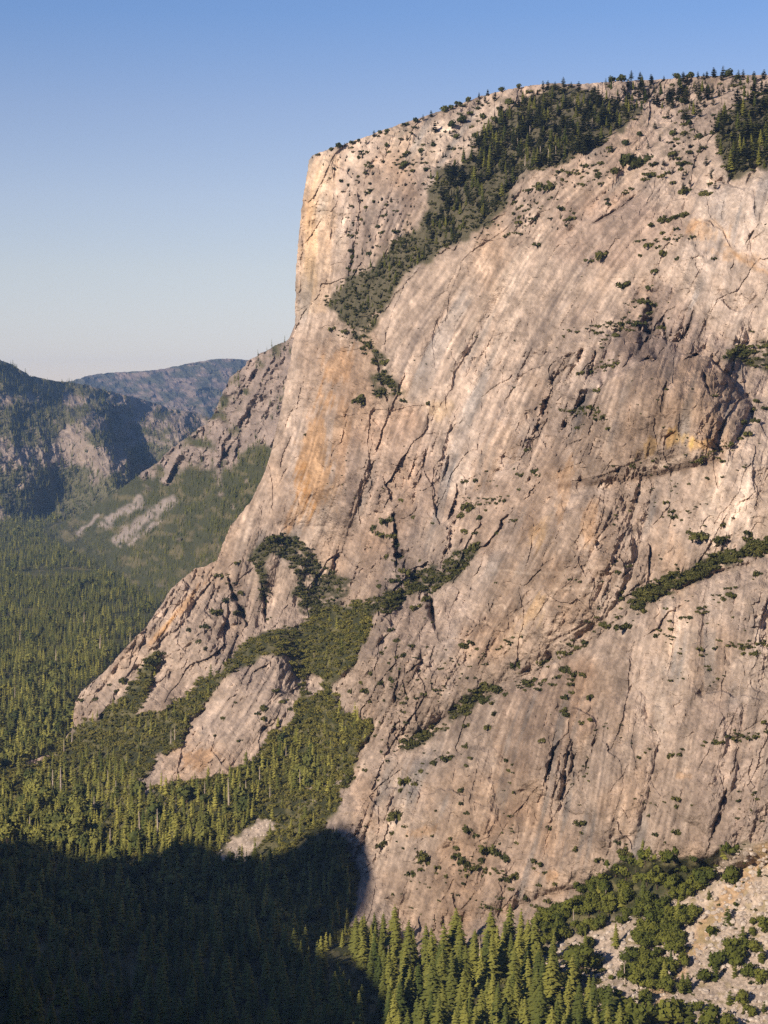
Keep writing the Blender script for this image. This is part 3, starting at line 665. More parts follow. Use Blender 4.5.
# ------------------------------------------------------------------ farthest mountain
F_OUT = [(-200, 385), (0, 392), (60, 383), (74, 380), (90, 375), (105, 373), (117, 372), (137, 371), (156, 370), (175, 366), (195, 362), (212, 359), (227, 358), (246, 360), (300, 352), (420, 350), (420, 450), (-200, 450)]
F_CTRL = [(-200, 388, 23000), (74, 380, 23000), (227, 358, 22500), (420, 352, 22500), (0, 430, 19500), (200, 425, 19000), (420, 440, 18500), (150, 395, 21500), (240, 390, 21000)]
fxs = axis([(-200, 40, 12), (40, 310, 1.5), (310, 420, 10)]); fys = axis([(340, 430, 1.25), (430, 450, 5)])
far = Relief(fxs, fys, F_CTRL, F_OUT, 160.0, jag=0.9, jag_scale=0.25)
x, y = far.X, far.Y
far.D = far.D + far.slope() * (-(ridged((x - .6 * y) / 26, y / 18, 5, 803) - .5) * 9 + 1.5 * fbm(x / 4, y / 3, 3, 805))
c = np.empty(x.shape + (3,)); c[:] = (0.06, 0.06, 0.04)
k = smooth(-.1, .4, fbm(x / 12, y / 5, 4, 807))[..., None]
c = c * (1 - k) + np.array([0.17, 0.13, 0.105]) * k
V = far.finish()
o = link('mountain', mesh_from('mountain', V.reshape(-1, 3), grid_faces(*x.shape), M_HILL, False, c.reshape(-1, 3)))
tag(o, 'low blue mountain on the horizon, farthest of all', 'mountain', kind='structure')

# ------------------------------------------------------------------ valley floor, rising to the camera's own hillside
tx = axis([(-2.5, -.3, .1), (-.3, .2, .004), (.2, 2.5, .1)])
gy = axis([(-1200, 1100, 50), (1100, 3500, 15), (3500, 9000, 60), (9000, 30000, 500)])
TX, GY_ = np.meshgrid(tx, gy)
GX = TX * (GY_ + 1800)
def floor_z(x, y):
    z = FLOOR_Z + 7 * fbm(x / 260, y / 260, 4, 901)
    up = np.clip(1250 - y, 0, None)
    return z + np.minimum(up, 1250) * 0.44 + np.clip(-y, 0, None) * 0.0 + np.clip(up / 1250, 0, 1) * 20 * fbm(x / 300, y / 300, 3, 902)
GZ = floor_z(GX, GY_)
c = np.empty(GX.shape + (3,)); c[:] = (0.055, 0.058, 0.022)
k = smooth(0.0, .5, fbm(GX / 60, GY_ / 60, 4, 903))[..., None]
c = c * (1 - k) + np.array([0.16, 0.135, 0.065]) * k
o = link('valley_floor', mesh_from('valley_floor', np.stack([GX, GY_, GZ], -1).reshape(-1, 3), grid_faces(*GX.shape), M_GROUND, True, c.reshape(-1, 3)))
tag(o, 'wooded valley floor', 'ground', kind='structure')

# ------------------------------------------------------------------ sun, and the mountain to the left that throws the great shadow
AZ, EL = math.radians(50), math.radians(24)          # sun: to the left of straight behind, and its height
H2 = np.array([-math.sin(AZ), -math.cos(AZ)]); Q2 = np.array([-H2[1], H2[0]])   # towards the sun / across it
SUN = np.array([H2[0] * math.cos(EL), H2[1] * math.cos(EL), math.sin(EL)])


def sunview(p):
    p = np.asarray(p, float)
    h = p[..., 0] * H2[0] + p[..., 1] * H2[1]
    return p[..., 0] * Q2[0] + p[..., 1] * Q2[1], p[..., 2] * math.cos(EL) - h * math.sin(EL)


def surf(px, py):
    """first ground under a photograph point: cliff sheet or valley floor"""
    a = cliff.at(px, py)
    rx, rz = ray(px, py)
    yf = FLOOR_Z / rz
    return a if a[1] < yf else np.array([rx * yf, yf, FLOOR_Z])


SHADE = [(-20, 846), (20, 850), (60, 856), (100, 872), (125, 870), (150, 852), (185, 846), (200, 850), (213, 858), (239, 863), (250, 858), (260, 850), (275, 861), (286, 855), (299, 838), (312, 831), (325, 828), (341, 822), (354, 827), (366, 840), (370, 858), (372, 884), (371, 900)]
prof = [sunview(surf(a, b) + np.array([0, 0, 12.0 if a < 240 else 0])) for a, b in SHADE]
HC = 260.0                                            # how far towards the sun the crest stands
prof = [(float(q), float(w)) for q, w in prof]
qe, we = prof[-1]
prof += [(qe + 22, we - 34), (qe + 50, we - 62)]
for a, b in [(340, 975), (372, 1012), (380, 1040)]:
    q, w = sunview(surf(a, b) + np.array([0, 0, 20.0])); prof.append((float(q), float(w)))
prof.sort()
q_end = prof[-1][0]; q_st = prof[0][0]
prof = [(q_st - 1600, prof[0][1] - 160), (q_st - 500, prof[0][1] - 40)] + prof + [(q_end + 60, prof[-1][1] - 30), (q_end + 250, -58), (q_end + 800, -50), (q_end + 1250, -60), (q_end + 1700, -330)]
pq = np.array([p[0] for p in prof]); pw = np.array([p[1] for p in prof])
qs = np.concatenate([np.arange(pq[0], q_st - 100, 25), np.arange(q_st - 100, q_end + 100, 4), np.arange(q_end + 100, pq[-1] + 1, 20)])
ks = np.concatenate([np.arange(-900, -30, 20), np.arange(-30, 30, 4), np.arange(30, 901, 20)])
KQ, KH = np.meshgrid(qs, ks)
crest = (np.interp(KQ, pq, pw) + 3.0 * fbm(KQ / 18, KQ * 0, 3, 951) + math.sin(EL) * HC) / math.cos(EL)
ZZ = crest - np.abs(KH) * 1.05 - 30 * smooth(0, 200, np.abs(KH)) * (1 + fbm(KQ / 120, KH / 120, 4, 953))
ZZ = np.maximum(ZZ, FLOOR_Z - 15)
XX = KQ * Q2[0] + (KH + HC) * H2[0]; YY = KQ * Q2[1] + (KH + HC) * H2[1]
c = np.empty(XX.shape + (3,)); c[:] = (0.07, 0.068, 0.034)
k = smooth(0.0, .4, fbm(KQ / 80, KH / 80, 4, 955))[..., None]
c = c * (1 - k) + np.array([0.33, 0.27, 0.23]) * k
o = link('shaded_ridge', mesh_from('shaded_ridge', np.stack([XX, YY, ZZ], -1).reshape(-1, 3), grid_faces(*XX.shape), M_HILL, False, c.reshape(-1, 3)))
tag(o, 'rocky ridge left of the valley', 'ridge', kind='structure')
print('crest x range at y:', XX[len(ks) // 2].min(), XX[len(ks) // 2].max(), 'profile', [(round(a), round(b)) for a, b in prof])

# ------------------------------------------------------------------ plants: prototypes
def conifer(seed, width=0.13, levels=26, per=8, base=0.10, power=0.8, droop=0.35, ragged=0.3, wmul=1.0):
    """crown of drooping boughs and a tapered trunk, 1 m tall"""
    r = np.random.default_rng(seed)
    v = []; f = []
    for i in range(levels):
        z = base + (1 - base) * ((i + r.uniform(-.3, .3)) / levels)
        z = min(max(z, base), 0.985)
        R = r.uniform(.78, 1.15) * width * max(1 - (z - base) / (1 - base), 0) ** power * min(1, 0.55 + (z - base) * 4) + 0.008
        n = max(3, int(per * (0.5 + 0.6 * R / width)))
        a0 = r.uniform(0, 6.28)
        for k in range(n):
            a = a0 + 6.283 * k / n + r.uniform(-.35, .35)
            L = R * r.uniform(1 - ragged, 1 + ragged * 0.6)
            w = (0.30 * L + 0.012) * r.uniform(.8, 1.3) * wmul
            ca, sa = math.cos(a), math.sin(a)
            d = droop * L * r.uniform(.5, 1.3)
            m = r.uniform(.5, .7)
            b = len(v)
            v += [(0, 0, z + 0.012), (ca * L * m - sa * w, sa * L * m + ca * w, z - d * m - 0.25 * w), (ca * L, sa * L, z - d), (ca * L * m + sa * w, sa * L * m - ca * w, z - d * m - 0.25 * w)]
            f += [(b, b + 1, b + 2), (b, b + 2, b + 3)]
    b = len(v)                                        # leader
    v += [(0.006, 0, .95), (-.004, .006, .95), (-.004, -.006, .95), (0, 0, 1.0)]
    f += [(b, b + 1, b + 3), (b + 1, b + 2, b + 3), (b + 2, b, b + 3)]
    return np.array(v), np.array(f), *pole(0.013, 0.003, 0.96, 6)


def pole(r0, r1, h, n, z0=-0.03):
    v = []; f = []
    for z, r in ((z0, r0), (h, r1)):
        for k in range(n):
            v.append((r * math.cos(6.283 * k / n), r * math.sin(6.283 * k / n), z))
    for k in range(n):
        a, b = k, (k + 1) % n
        f += [(a, b, b + n), (a, b + n, a + n)]
    return np.array(v), np.array(f)


ICO = None
def ico():
    global ICO
    if ICO is None:
        import bmesh
        bm = bmesh.new(); bmesh.ops.create_icosphere(bm, subdivisions=1, radius=1.0)
        ICO = (np.array([q.co[:] for q in bm.verts]), np.array([[q.index for q in p.verts] for p in bm.faces]))
        bm.free()
    return ICO


def leafy(seed, lobes=9, leaves=46, height=1.0, spread=0.5, bottom=0.12, leaf=0.075, ragged=False):
    """round crown: lobes with a dense inner mass and a loose coat of leaf clumps"""
    r = np.random.default_rng(seed)
    V_ = []; F_ = []; nb = 0
    iv, if_ = ico()
    for i in range(lobes):
        a = r.uniform(0, 6.283); q = spread * (r.uniform(.1, 1) ** .6) * 0.62 if i else 0
        zc = bottom + (height - bottom) * (r.uniform(.25, .75) if i else .62)
        rad = (height - bottom) * r.uniform(.22, .34)
        if ragged: rad *= r.uniform(.45, 1.0); zc = bottom + rad * r.uniform(.5, 1.1) + (height - bottom) * r.uniform(0, .3)
        rad = min(rad, height - zc + 0.04, zc - bottom + 0.12)
        c = np.array([q * math.cos(a), q * math.sin(a), zc])
        vv = iv * rad * np.array([1, 1, .85]) * (0.74 + 0.22 * r.random((len(iv), 1))) + c
        V_.append(vv); F_.append(if_ + nb); nb += len(vv)
        n = r.normal(size=(leaves, 3)); n[:, 2] += .25; n /= np.linalg.norm(n, axis=1)[:, None]
        for d in n:
            p = c + d * rad * np.array([1, 1, .88]) * r.uniform(.82, 1.35 if ragged else 1.12)
            dn = d + r.normal(size=3) * .55; dn /= np.linalg.norm(dn)
            t = np.cross(dn, r.normal(size=3)); t /= np.linalg.norm(t); b = np.cross(dn, t)
            s = leaf * r.uniform(.6, 1.35)
            V_.append(np.array([p + t * s, p + b * s * .8, p - t * s, p - b * s * .8]))
            F_.append(np.array([(nb, nb + 1, nb + 2), (nb, nb + 2, nb + 3)])); nb += 4
    return np.vstack(V_), np.vstack(F_), *pole(0.035, 0.02, height * .6, 6, -0.06)


def snag(seed):
    """dead tree: bare leaning trunk with stubs of branches"""
    r = np.random.default_rng(seed)
    tv, tf = pole(0.034, 0.008, 1.0, 6)
    bv = []; bf = []; nb = 0
    for k in range(26):
        z = r.uniform(.25, .95); a = r.uniform(0, 6.283); L = (1.05 - z) * r.uniform(.08, .22) + .02
        ca, sa = math.cos(a), math.sin(a); w = 0.006
        bv += [(-sa * w, ca * w, z), (sa * w, -ca * w, z), (0, 0, z - 2 * w), (ca * L, sa * L, z - L * r.uniform(-.1, .5))]
        bf += [(nb, nb + 1, nb + 3), (nb + 1, nb + 2, nb + 3), (nb + 2, nb, nb + 3)]; nb += 4
    return np.array(bv), np.array(bf), tv, tf


def joined(name, cv, cf, tv, tf, cm, tm):
    me = mesh_from(name, np.vstack([cv, tv]), np.vstack([cf, tf + len(cv)]), cm)
    me.materials.append(tm)
    mi = np.zeros(len(cf) + len(tf), np.int32); mi[len(cf):] = 1
    me.polygons.foreach_set('material_index', mi)
    return me


def kinds(n, make, cm, tm, nm):
    out = []
    for k in range(n):
        cv, cf, tv, tf = make(k)
        out.append((mesh_from(nm + '_crown', cv, cf, cm), mesh_from(nm + '_trunk', tv, tf, tm), joined(nm, cv, cf, tv, tf, cm, tm)))
    return out


K_FIR = kinds(6, lambda k: conifer(100 + k, 0.19 + 0.02 * (k % 4), 26, 11, 0.03 + .05 * (k % 3), 0.66, 0.5, 0.42, 0.95), M_FIR, M_BARK, 'fir')
K_FAR = kinds(4, lambda k: conifer(200 + k, 0.135 + 0.025 * (k % 3), 13, 6, 0.05, 0.6, 0.45, 0.4, 1.35), M_FAR_FIR, M_BARK, 'distant_fir')
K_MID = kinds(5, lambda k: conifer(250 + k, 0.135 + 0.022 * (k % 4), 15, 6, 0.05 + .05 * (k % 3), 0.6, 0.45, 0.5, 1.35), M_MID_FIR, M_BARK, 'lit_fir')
K_JUNIPER = kinds(4, lambda k: conifer(270 + k, 0.21 + 0.03 * (k % 3), 15, 8, 0.03, 0.42, 0.25, 0.6, 1.2), M_OAK, M_BARK, 'juniper')
K_PINE = kinds(5, lambda k: conifer(300 + k, 0.24 + 0.04 * (k % 3), 14, 8, 0.14, 0.45, 0.10, 0.5, 1.2), M_PINE, M_BARK, 'pine')
K_OAK = kinds(5, lambda k: leafy(400 + k, 10, 46, 1.0, 0.55 + .06 * (k % 3), 0.10, 0.06), M_OAK, M_BARK, 'oak')
K_UPRIGHT = kinds(4, lambda k: leafy(470 + k, 7, 40, 1.0, 0.40, 0.03, 0.075), M_OAK, M_BARK, 'upright_oak')
K_FOREST_OAK = kinds(3, lambda k: leafy(450 + k, 6, 26, 1.0, 0.38, 0.08, 0.09), M_FAR_FIR, M_BARK, 'forest_oak')
K_SHRUB = kinds(5, lambda k: leafy(500 + k, 8, 26, 1.0, 1.15 + .15 * (k % 3), -0.08, 0.13, True), M_SHRUB, M_BARK, 'shrub')
K_CHAP = kinds(4, lambda k: leafy(520 + k, 7, 24, 1.0, 1.0 + .15 * (k % 3), -0.08, 0.12, True), M_BRUSH, M_BARK, 'chaparral')
K_BUSHY = kinds(4, lambda k: leafy(540 + k, 6, 30, 1.0, .42 + .1 * (k % 3), 0.12, 0.10, True), M_PINE, M_BARK, 'bushy_pine')
K_SNAG = kinds(3, lambda k: snag(600 + k), M_DEAD, M_DEAD, 'snag')


# ------------------------------------------------------------------ plants: masses nobody could count
def scatter(name, pts, sizes, protos, label, cat, squash=None, picks=None):
    """one object: a cloud of standing points, each carrying a copy of a plant"""
    n = len(pts)
    me = bpy.data.meshes.new(name); me.vertices.add(n)
    me.vertices.foreach_set('co', np.asarray(pts, np.float32).ravel())
    a = me.attributes.new('size', 'FLOAT_VECTOR', 'POINT')
    sz = np.repeat(np.asarray(sizes, np.float32)[:, None], 3, 1)
    wd = rng.uniform(.8, 1.25, n)
    sz[:, 0] *= wd; sz[:, 1] *= wd
    if squash: sz[:, 2] *= rng.uniform(squash[0], squash[1], n)
    a.data.foreach_set('vector', sz.ravel())
    a = me.attributes.new('turn', 'FLOAT_VECTOR', 'POINT')
    tr = np.zeros((n, 3), np.float32); tr[:, 2] = rng.uniform(0, 6.283, n); tr[:, 0] = rng.normal(0, .03, n); tr[:, 1] = rng.normal(0, .03, n)
    a.data.foreach_set('vector', tr.ravel())
    a = me.attributes.new('pick', 'INT', 'POINT'); a.data.foreach_set('value', (rng.integers(0, len(protos), n) if picks is None else picks).astype(np.int32))
    o = link(name, me)
    coll = bpy.data.collections.new(name + '_kinds')
    for k, m in enumerate(protos):
        coll.objects.link(bpy.data.objects.new('%s_kind_%02d' % (name, k), m))
    g = bpy.data.node_groups.new(name, 'GeometryNodeTree')
    g.interface.new_socket('Geometry', in_out='INPUT', socket_type='NodeSocketGeometry')
    g.interface.new_socket('Geometry', in_out='OUTPUT', socket_type='NodeSocketGeometry')
    N, L = g.nodes, g.links
    gi = N.new('NodeGroupInput'); go = N.new('NodeGroupOutput')
    ip = N.new('GeometryNodeInstanceOnPoints'); ci = N.new('GeometryNodeCollectionInfo')
    ci.inputs['Collection'].default_value = coll; ci.inputs['Separate Children'].default_value = True; ci.inputs['Reset Children'].default_value = True

    def named(nm, ty):
        q = N.new('GeometryNodeInputNamedAttribute'); q.data_type = ty; q.inputs['Name'].default_value = nm
        return q.outputs['Attribute']
    L.new(gi.outputs[0], ip.inputs['Points']); L.new(ci.outputs[0], ip.inputs['Instance'])
    ip.inputs['Pick Instance'].default_value = True
    L.new(named('pick', 'INT'), ip.inputs['Instance Index'])
    e2r = N.new('FunctionNodeEulerToRotation')
    L.new(named('turn', 'FLOAT_VECTOR'), e2r.inputs[0]); L.new(e2r.outputs[0], ip.inputs['Rotation'])
    L.new(named('size', 'FLOAT_VECTOR'), ip.inputs['Scale'])
    L.new(ip.outputs[0], go.inputs[0])
    md = o.modifiers.new('copies', 'NODES'); md.node_group = g
    tag(o, label, cat, kind='stuff')
    return o


def in_px(poly, n, spacing=0, clump=None, tries=30):
    """random photograph points in an outline"""
    p = np.array(poly, float); lo = p.min(0); hi = p.max(0)
    lo = np.maximum(lo, (-60, 60)); hi = np.minimum(hi, (830, 1095))
    got = np.zeros((0, 2))
    for _ in range(tries):
        c = lo + (hi - lo) * rng.random((n * 2, 2))
        c = c[in_poly(c[:, 0] + 4 * fbm(c[:, 0] / 9, c[:, 1] / 9, 2, 5), c[:, 1] + 4 * fbm(c[:, 0] / 9 + 3, c[:, 1] / 9, 2, 6), poly)]
        if clump is not None: c = c[clump(c[:, 0], c[:, 1]) > rng.random(len(c))]
        got = np.vstack([got, c])
        if len(got) >= n: break
    got = got[:n * 3]
    if spacing:
        cell = {}; keep = []
        for q in got:
            k = (int(q[0] // spacing), int(q[1] // spacing))
            if any(np.hypot(*(q - r)) < spacing for dx in (-1, 0, 1) for dy in (-1, 0, 1) for r in cell.get((k[0] + dx, k[1] + dy), [])): continue
            cell.setdefault(k, []).append(q); keep.append(q)
        got = np.array(keep).reshape(-1, 2)
    return got[:n]


def on_cliff(px): return cliff.at(px[:, 0], px[:, 1])


def not_in(px, *polys):
    k = np.ones(len(px), bool)
    for p in polys: k &= ~in_poly(px[:, 0], px[:, 1], p)
    return px[k]


# valley forest on the flat
pts = []
for y0, y1, sp in ((2050, 3200, 12.5), (3200, 4500, 13.5), (4500, 6500, 17.0), (6500, 9800, 23.0)):
    nx_ = 1
    x0 = -0.215 * y1; x1 = 0.0
    n = int((x1 - x0) * (y1 - y0) / sp ** 2)
    q = np.stack([rng.uniform(x0, x1, n), rng.uniform(y0, y1, n)], -1)
    z = floor_z(q[:, 0], q[:, 1])
    p3 = np.column_stack([q, z - 0.5])
    px_, py_ = project(p3)
    # seen, and not under the mountain side
    cd = cliff.at(np.clip(px_, -60, 800), np.clip(py_, 70, 1100))
    under = in_poly(px_, py_, CLIFF_OUT) & (cd[:, 1] < p3[:, 1] - 4)
    md = mid.at(np.clip(px_, -50, 370), np.clip(py_, 290, 750))
    under |= in_poly(px_, py_, R_OUT) & (md[:, 1] < p3[:, 1] - 8)
    k = (px_ > -50) & (px_ < 420) & (py_ < 1090) & ~under & (fbm(q[:, 0] / 120, q[:, 1] / 120, 3, 961) > -0.42)
    pts.append(p3[k])
pts = np.vstack(pts)
near_floor = pts[pts[:, 1] < 2350]
sz = rng.uniform(17, 38, len(pts)) * (0.85 + 0.3 * fbm(pts[:, 0] / 90, pts[:, 1] / 90, 2, 963))
print('valley trees', len(pts), 'near floor', len(near_floor))
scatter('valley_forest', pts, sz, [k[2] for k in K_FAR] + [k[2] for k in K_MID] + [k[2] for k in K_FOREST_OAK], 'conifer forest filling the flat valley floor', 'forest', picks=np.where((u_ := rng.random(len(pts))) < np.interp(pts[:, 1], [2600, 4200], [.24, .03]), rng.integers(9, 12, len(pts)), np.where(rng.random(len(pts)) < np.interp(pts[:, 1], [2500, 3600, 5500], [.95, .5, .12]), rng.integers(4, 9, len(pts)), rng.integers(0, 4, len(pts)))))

# wooded foot of the cliff: conifers over brush
P_LOWER = [(-20, 790), (60, 765), (100, 758), (140, 790), (160, 792), (191, 788), (231, 777), (258, 764), (275, 742), (300, 730), (330, 760), (338, 790), (300, 820), (305, 840), (330, 832), (350, 856), (354, 900), (345, 945), (320, 960), (200, 950), (-20, 900)]
q = not_in(in_px(P_LOWER, 1250, 3.8, lambda a, b: .25 + .75 * smooth(-.4, .0, fbm(a / 12, b / 9, 3, 983))), P_B2, P_TALUS_G, [(258, 800), (345, 795), (335, 842), (300, 862), (262, 860)])
p = on_cliff(q); k = p[:, 2] > FLOOR_Z - 1; p = p[k]
sz = rng.uniform(16, 34, len(p)) * np.interp(q[k][:, 0], [0, 200, 330], [1.05, .95, .62])
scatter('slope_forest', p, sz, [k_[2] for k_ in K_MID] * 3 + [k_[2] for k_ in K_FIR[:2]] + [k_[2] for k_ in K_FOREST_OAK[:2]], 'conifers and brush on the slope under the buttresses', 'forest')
q = in_px([(-20, 600), (400, 595), (400, 720), (360, 945), (-20, 945)], 34000, 0)
q = q[gmask[np.clip(np.round(q[:, 1]).astype(int) - 66 + 12, 0, NYG - 1), np.clip(np.round(q[:, 0]).astype(int) + 20 + 14, 0, NXG - 1)] > 0.35]
q = not_in(q, P_TALUS_G)[:9500]
q = q[(q[:, 1] < 800) | (rng.random(len(q)) < .5)]
p = on_cliff(q)
scatter('ramp_brush', p, rng.uniform(4.0, 9.0, len(p)), [k_[2] for k_ in K_CHAP], 'dense low green brush covering the ramp between the buttresses', 'brush', (.6, 1.0))
q = not_in(in_px(P_RAMP, 330, 5, lambda a, b: smooth(640, 760, b) * .8 + .12), P_B2, P_ROCKA, P_ROCKB, P_TALUS_G)
p = on_cliff(q)
scatter('ramp_trees', p, rng.uniform(11, 22, len(p)), [k_[2] for k_ in K_MID], 'small conifers standing in the brush of the ramp', 'forest')

q = in_px([(-20, 900), (200, 900), (300, 950), (345, 985), (374, 1095), (-20, 1095)], 520, 5)
p = np.array([surf(a, b) for a, b in q])
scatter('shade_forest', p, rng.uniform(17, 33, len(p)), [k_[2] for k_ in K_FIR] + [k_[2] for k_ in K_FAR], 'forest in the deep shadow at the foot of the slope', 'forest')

# wooded ridge and hill far down the valley
q = in_px([(a, b) for a, b in R_OUT if a < 330] + [(330, 700)], 12000, 0, lambda a, b: .3 + .7 * smooth(-.3, .15, fbm(a / 9, b / 7, 3, 617)))
q = q[(q[:, 0] < 300) & (q[:, 1] < 660)]
jj = np.clip(np.searchsorted(rys, q[:, 1]), 0, len(rys) - 1); ii = np.clip(np.searchsorted(rxs, q[:, 0]), 0, len(rxs) - 1)
k = (rng.random(len(q)) > mid.rock[jj, ii] * .93) & mid.inside[jj, ii]
p = mid.at(q[k][:, 0], q[k][:, 1])
scatter('ridge_forest', p, rng.uniform(9, 23, len(p)), [k_[2] for k_ in K_FAR], 'forest on the ridge behind the prow', 'forest')
q = in_px([(-20, 358), (12, 365), (31, 377), (70, 383), (105, 391), (172, 411), (235, 426), (235, 500), (130, 540), (-20, 545)], 4700)
jj = np.clip(np.searchsorted(hys, q[:, 1]), 0, len(hys) - 1); ii = np.clip(np.searchsorted(hxs, q[:, 0]), 0, len(hxs) - 1)
k = (rng.random(len(q)) > hill.rock[jj, ii] * .85) & hill.inside[jj, ii]
p = hill.at(q[k][:, 0], q[k][:, 1])
scatter('hill_forest', p, rng.uniform(20, 38, len(p)), [k_[2] for k_ in K_FAR], 'hazy forest on the hill at the end of the valley', 'forest')

# summit woods
q = np.vstack([in_px(P_SUMMIT, 640, 2.5, lambda a, b: .15 + .85 * smooth(-.35, .1, fbm(a / 14, b / 14, 3, 979))), in_px(P_SUMMIT_R, 190, 2.8), in_px([(600, 84), (640, 84), (690, 80), (768, 80), (790, 100), (740, 104), (700, 118), (680, 122), (650, 108), (620, 100)], 130, 3)])
p = on_cliff(q)
sz = rng.uniform(9, 23, len(p)) * np.interp(q[:, 1], [80, 130, 180, 230, 330], [.75, 1.1, 1.1, .75, .5])
scatter('summit_forest', p, sz, [k_[2] for k_ in K_PINE] + [k_[2] for k_ in K_FIR[:3]], 'dark strip of woodland slanting across the summit slope', 'forest')
q = np.vstack([in_px(P_SUMMIT, 1500, 0), in_px(P_SUMMIT_R, 420, 0)])
p = on_cliff(q)
scatter('summit_brush', p, rng.uniform(3, 6, len(p)), [k_[2] for k_ in K_SHRUB], 'green brush under the summit woodland', 'brush', (.5, .9))
q = np.vstack([in_px(pp, n, 0, broken) for pp, n in ((P_BUSH_R, 90), (P_LEDGE_R, 360), (P_LEDGE_C, 70), (P_LEDGE_L, 40), (P_GULLY, 170), (P_GULLY2, 80), (P_B1TOP, 300), (P_B1A, 40), (P_B1B, 60), (P_PATCH, 60), (P_TAIL, 40))])
p = on_cliff(q)
scatter('ledge_brush', p, rng.uniform(3.5, 7.5, len(p)), [k_[2] for k_ in K_SHRUB], 'dense brush crowding the ledges and gullies of the cliff', 'brush', (.6, 1.0))
q = in_px([(312, 158), (340, 147), (400, 126), (480, 97), (540, 87), (500, 120), (460, 160), (430, 180), (416, 228), (390, 244), (350, 280), (345, 200)], 260, 3)
q = np.vstack([q, in_px([(600, 88), (768, 82), (768, 130), (715, 140), (700, 190), (640, 190), (560, 230), (500, 240), (520, 175), (600, 150)], 280, 3, lambda a, b: smooth(-.2, .3, fbm(a / 20, b / 20, 3, 971)))])
p = on_cliff(q)
scatter('summit_scrub', p, rng.uniform(2.5, 8.5, len(p)), [k_[2] for k_ in K_SHRUB] + [k_[2] for k_ in K_PINE], 'low dark scrub dotted over the pale summit rock', 'scrub', (.6, 1.1))
q = in_px([(340, 330), (440, 300), (768, 200), (768, 840), (600, 870), (430, 930), (380, 900), (350, 800), (380, 600), (320, 500)], 420, 2.5, lambda a, b: smooth(0.0, .35, fbm(a / 34, b / 26, 3, 973)) * (.25 + .75 * smooth(330, 480, b)))
p = on_cliff(q)
scatter('cliff_tufts', p, rng.uniform(1.4, 3.2, len(p)), [k_[2] for k_ in K_SHRUB], 'tiny tufts of brush rooted in cracks of the cliff', 'brush', (.6, 1.1))
lines = [[(540, 662), (580, 646), (620, 618)], [(398, 752), (446, 726)], [(590, 372), (620, 362)], [(560, 335), (600, 328), (640, 322)], [(700, 652), (768, 642)], [(660, 636), (700, 612), (760, 574)], [(450, 690), (480, 660), (520, 640)], [(520, 690), (580, 676)], [(612, 466), (700, 460), (730, 443)], [(380, 650), (400, 690), (408, 740)],
         [(420, 870), (480, 866), (520, 880)], [(560, 410), (610, 418)], [(690, 742), (768, 735)], [(640, 245), (690, 235)], [(600, 345), (640, 300)], [(395, 520), (400, 600)], [(225, 575), (250, 630)], [(262, 580), (266, 620)], [(330, 330), (372, 345), (390, 400)], [(470, 505), (500, 500)], [(540, 190), (600, 175), (660, 165)], [(470, 240), (520, 215), (560, 200)]]
qq = []
for ln in lines:
    L_ = np.array(ln, float); t_ = rng.random(26) * (len(ln) - 1); i_ = t_.astype(int)
    qq.append(L_[i_] + (L_[i_ + 1] - L_[i_]) * (t_ - i_)[:, None] + rng.normal(0, 3.0, (26, 2)))
p = on_cliff(np.vstack(qq))
scatter('crack_brush', p, rng.uniform(1.6, 4.2, len(p)), [k_[2] for k_ in K_SHRUB], 'thin broken lines of brush along the cracks and ledges', 'brush', (.6, 1.1))
q = in_px(P_TALUS, 260, 3); p = on_cliff(q)
scatter('scree_tufts', p, rng.uniform(1.2, 3.0, len(p)), [k_[2] for k_ in K_SHRUB], 'low bushes sprinkled over the scree', 'brush', (.6, 1.1))
q = in_px([(345, 945), (392, 940), (425, 962), (528, 945), (600, 960), (640, 1090), (200, 1090), (200, 930), (300, 950)], 900, 0); p = on_cliff(q)
scatter('grove_brush', p, rng.uniform(3, 7, len(p)), [k_[2] for k_ in K_SHRUB], 'undergrowth between the trunks of the grove', 'brush', (.6, 1.0))
q = in_px(P_TALUS, 3600, 0, lambda a, b: .25 + .75 * smooth(-.3, .3, fbm(a / 16, b / 16, 3, 977))); p = on_cliff(q)
q2 = in_px(P_TALUS_G, 160, 0); p = np.vstack([p, on_cliff(q2)])
r_ = np.random.default_rng(3)
stones = []
for k in range(4):
    iv, if_ = ico(); stones.append(mesh_from('stone', iv * (0.7 + .5 * r_.random((len(iv), 1))) * np.array([1, .8, .65]), if_, M_STONE))
scatter('talus_stones', p, rng.uniform(.5, 1.25, len(p)) ** 4 * 1.5, stones, 'loose pale boulders strewn over the scree slope', 'scree')

# ------------------------------------------------------------------ plants one can count
def plant(name, kind_i, protos, pos, size, wide, rot, label, cat, group, crown='crown', trunk='trunk'):
    e = bpy.data.objects.new(name, None); COL.objects.link(e)
    e.location = pos; e.rotation_euler = (rng.normal(0, .02), rng.normal(0, .02), rot); e.scale = (size * wide, size * wide, size)
    e.empty_display_size = 1
    cm, tm, _ = protos[kind_i]
    link(crown, cm, e); link(trunk, tm, e)
    return tag(e, label, cat, group)


ORD = ['leftmost', 'second from left', 'third from left', 'fourth from left', 'fifth from left', 'sixth from left', 'seventh from left', 'eighth from left', 'ninth from left', 'tenth from left', 'eleventh from left', 'twelfth from left']


def ordinal(i, n):
    if n == 1: return 'lone'
    if i == n - 1: return 'rightmost'
    if i == n - 2 and n > 3: return 'second from right'
    if i == n - 3 and n > 6: return 'third from right'
    if i == n - 4 and n > 9: return 'fourth from right'
    if i == n - 5 and n > 11: return 'fifth from right'
    return ORD[min(i, 11)]


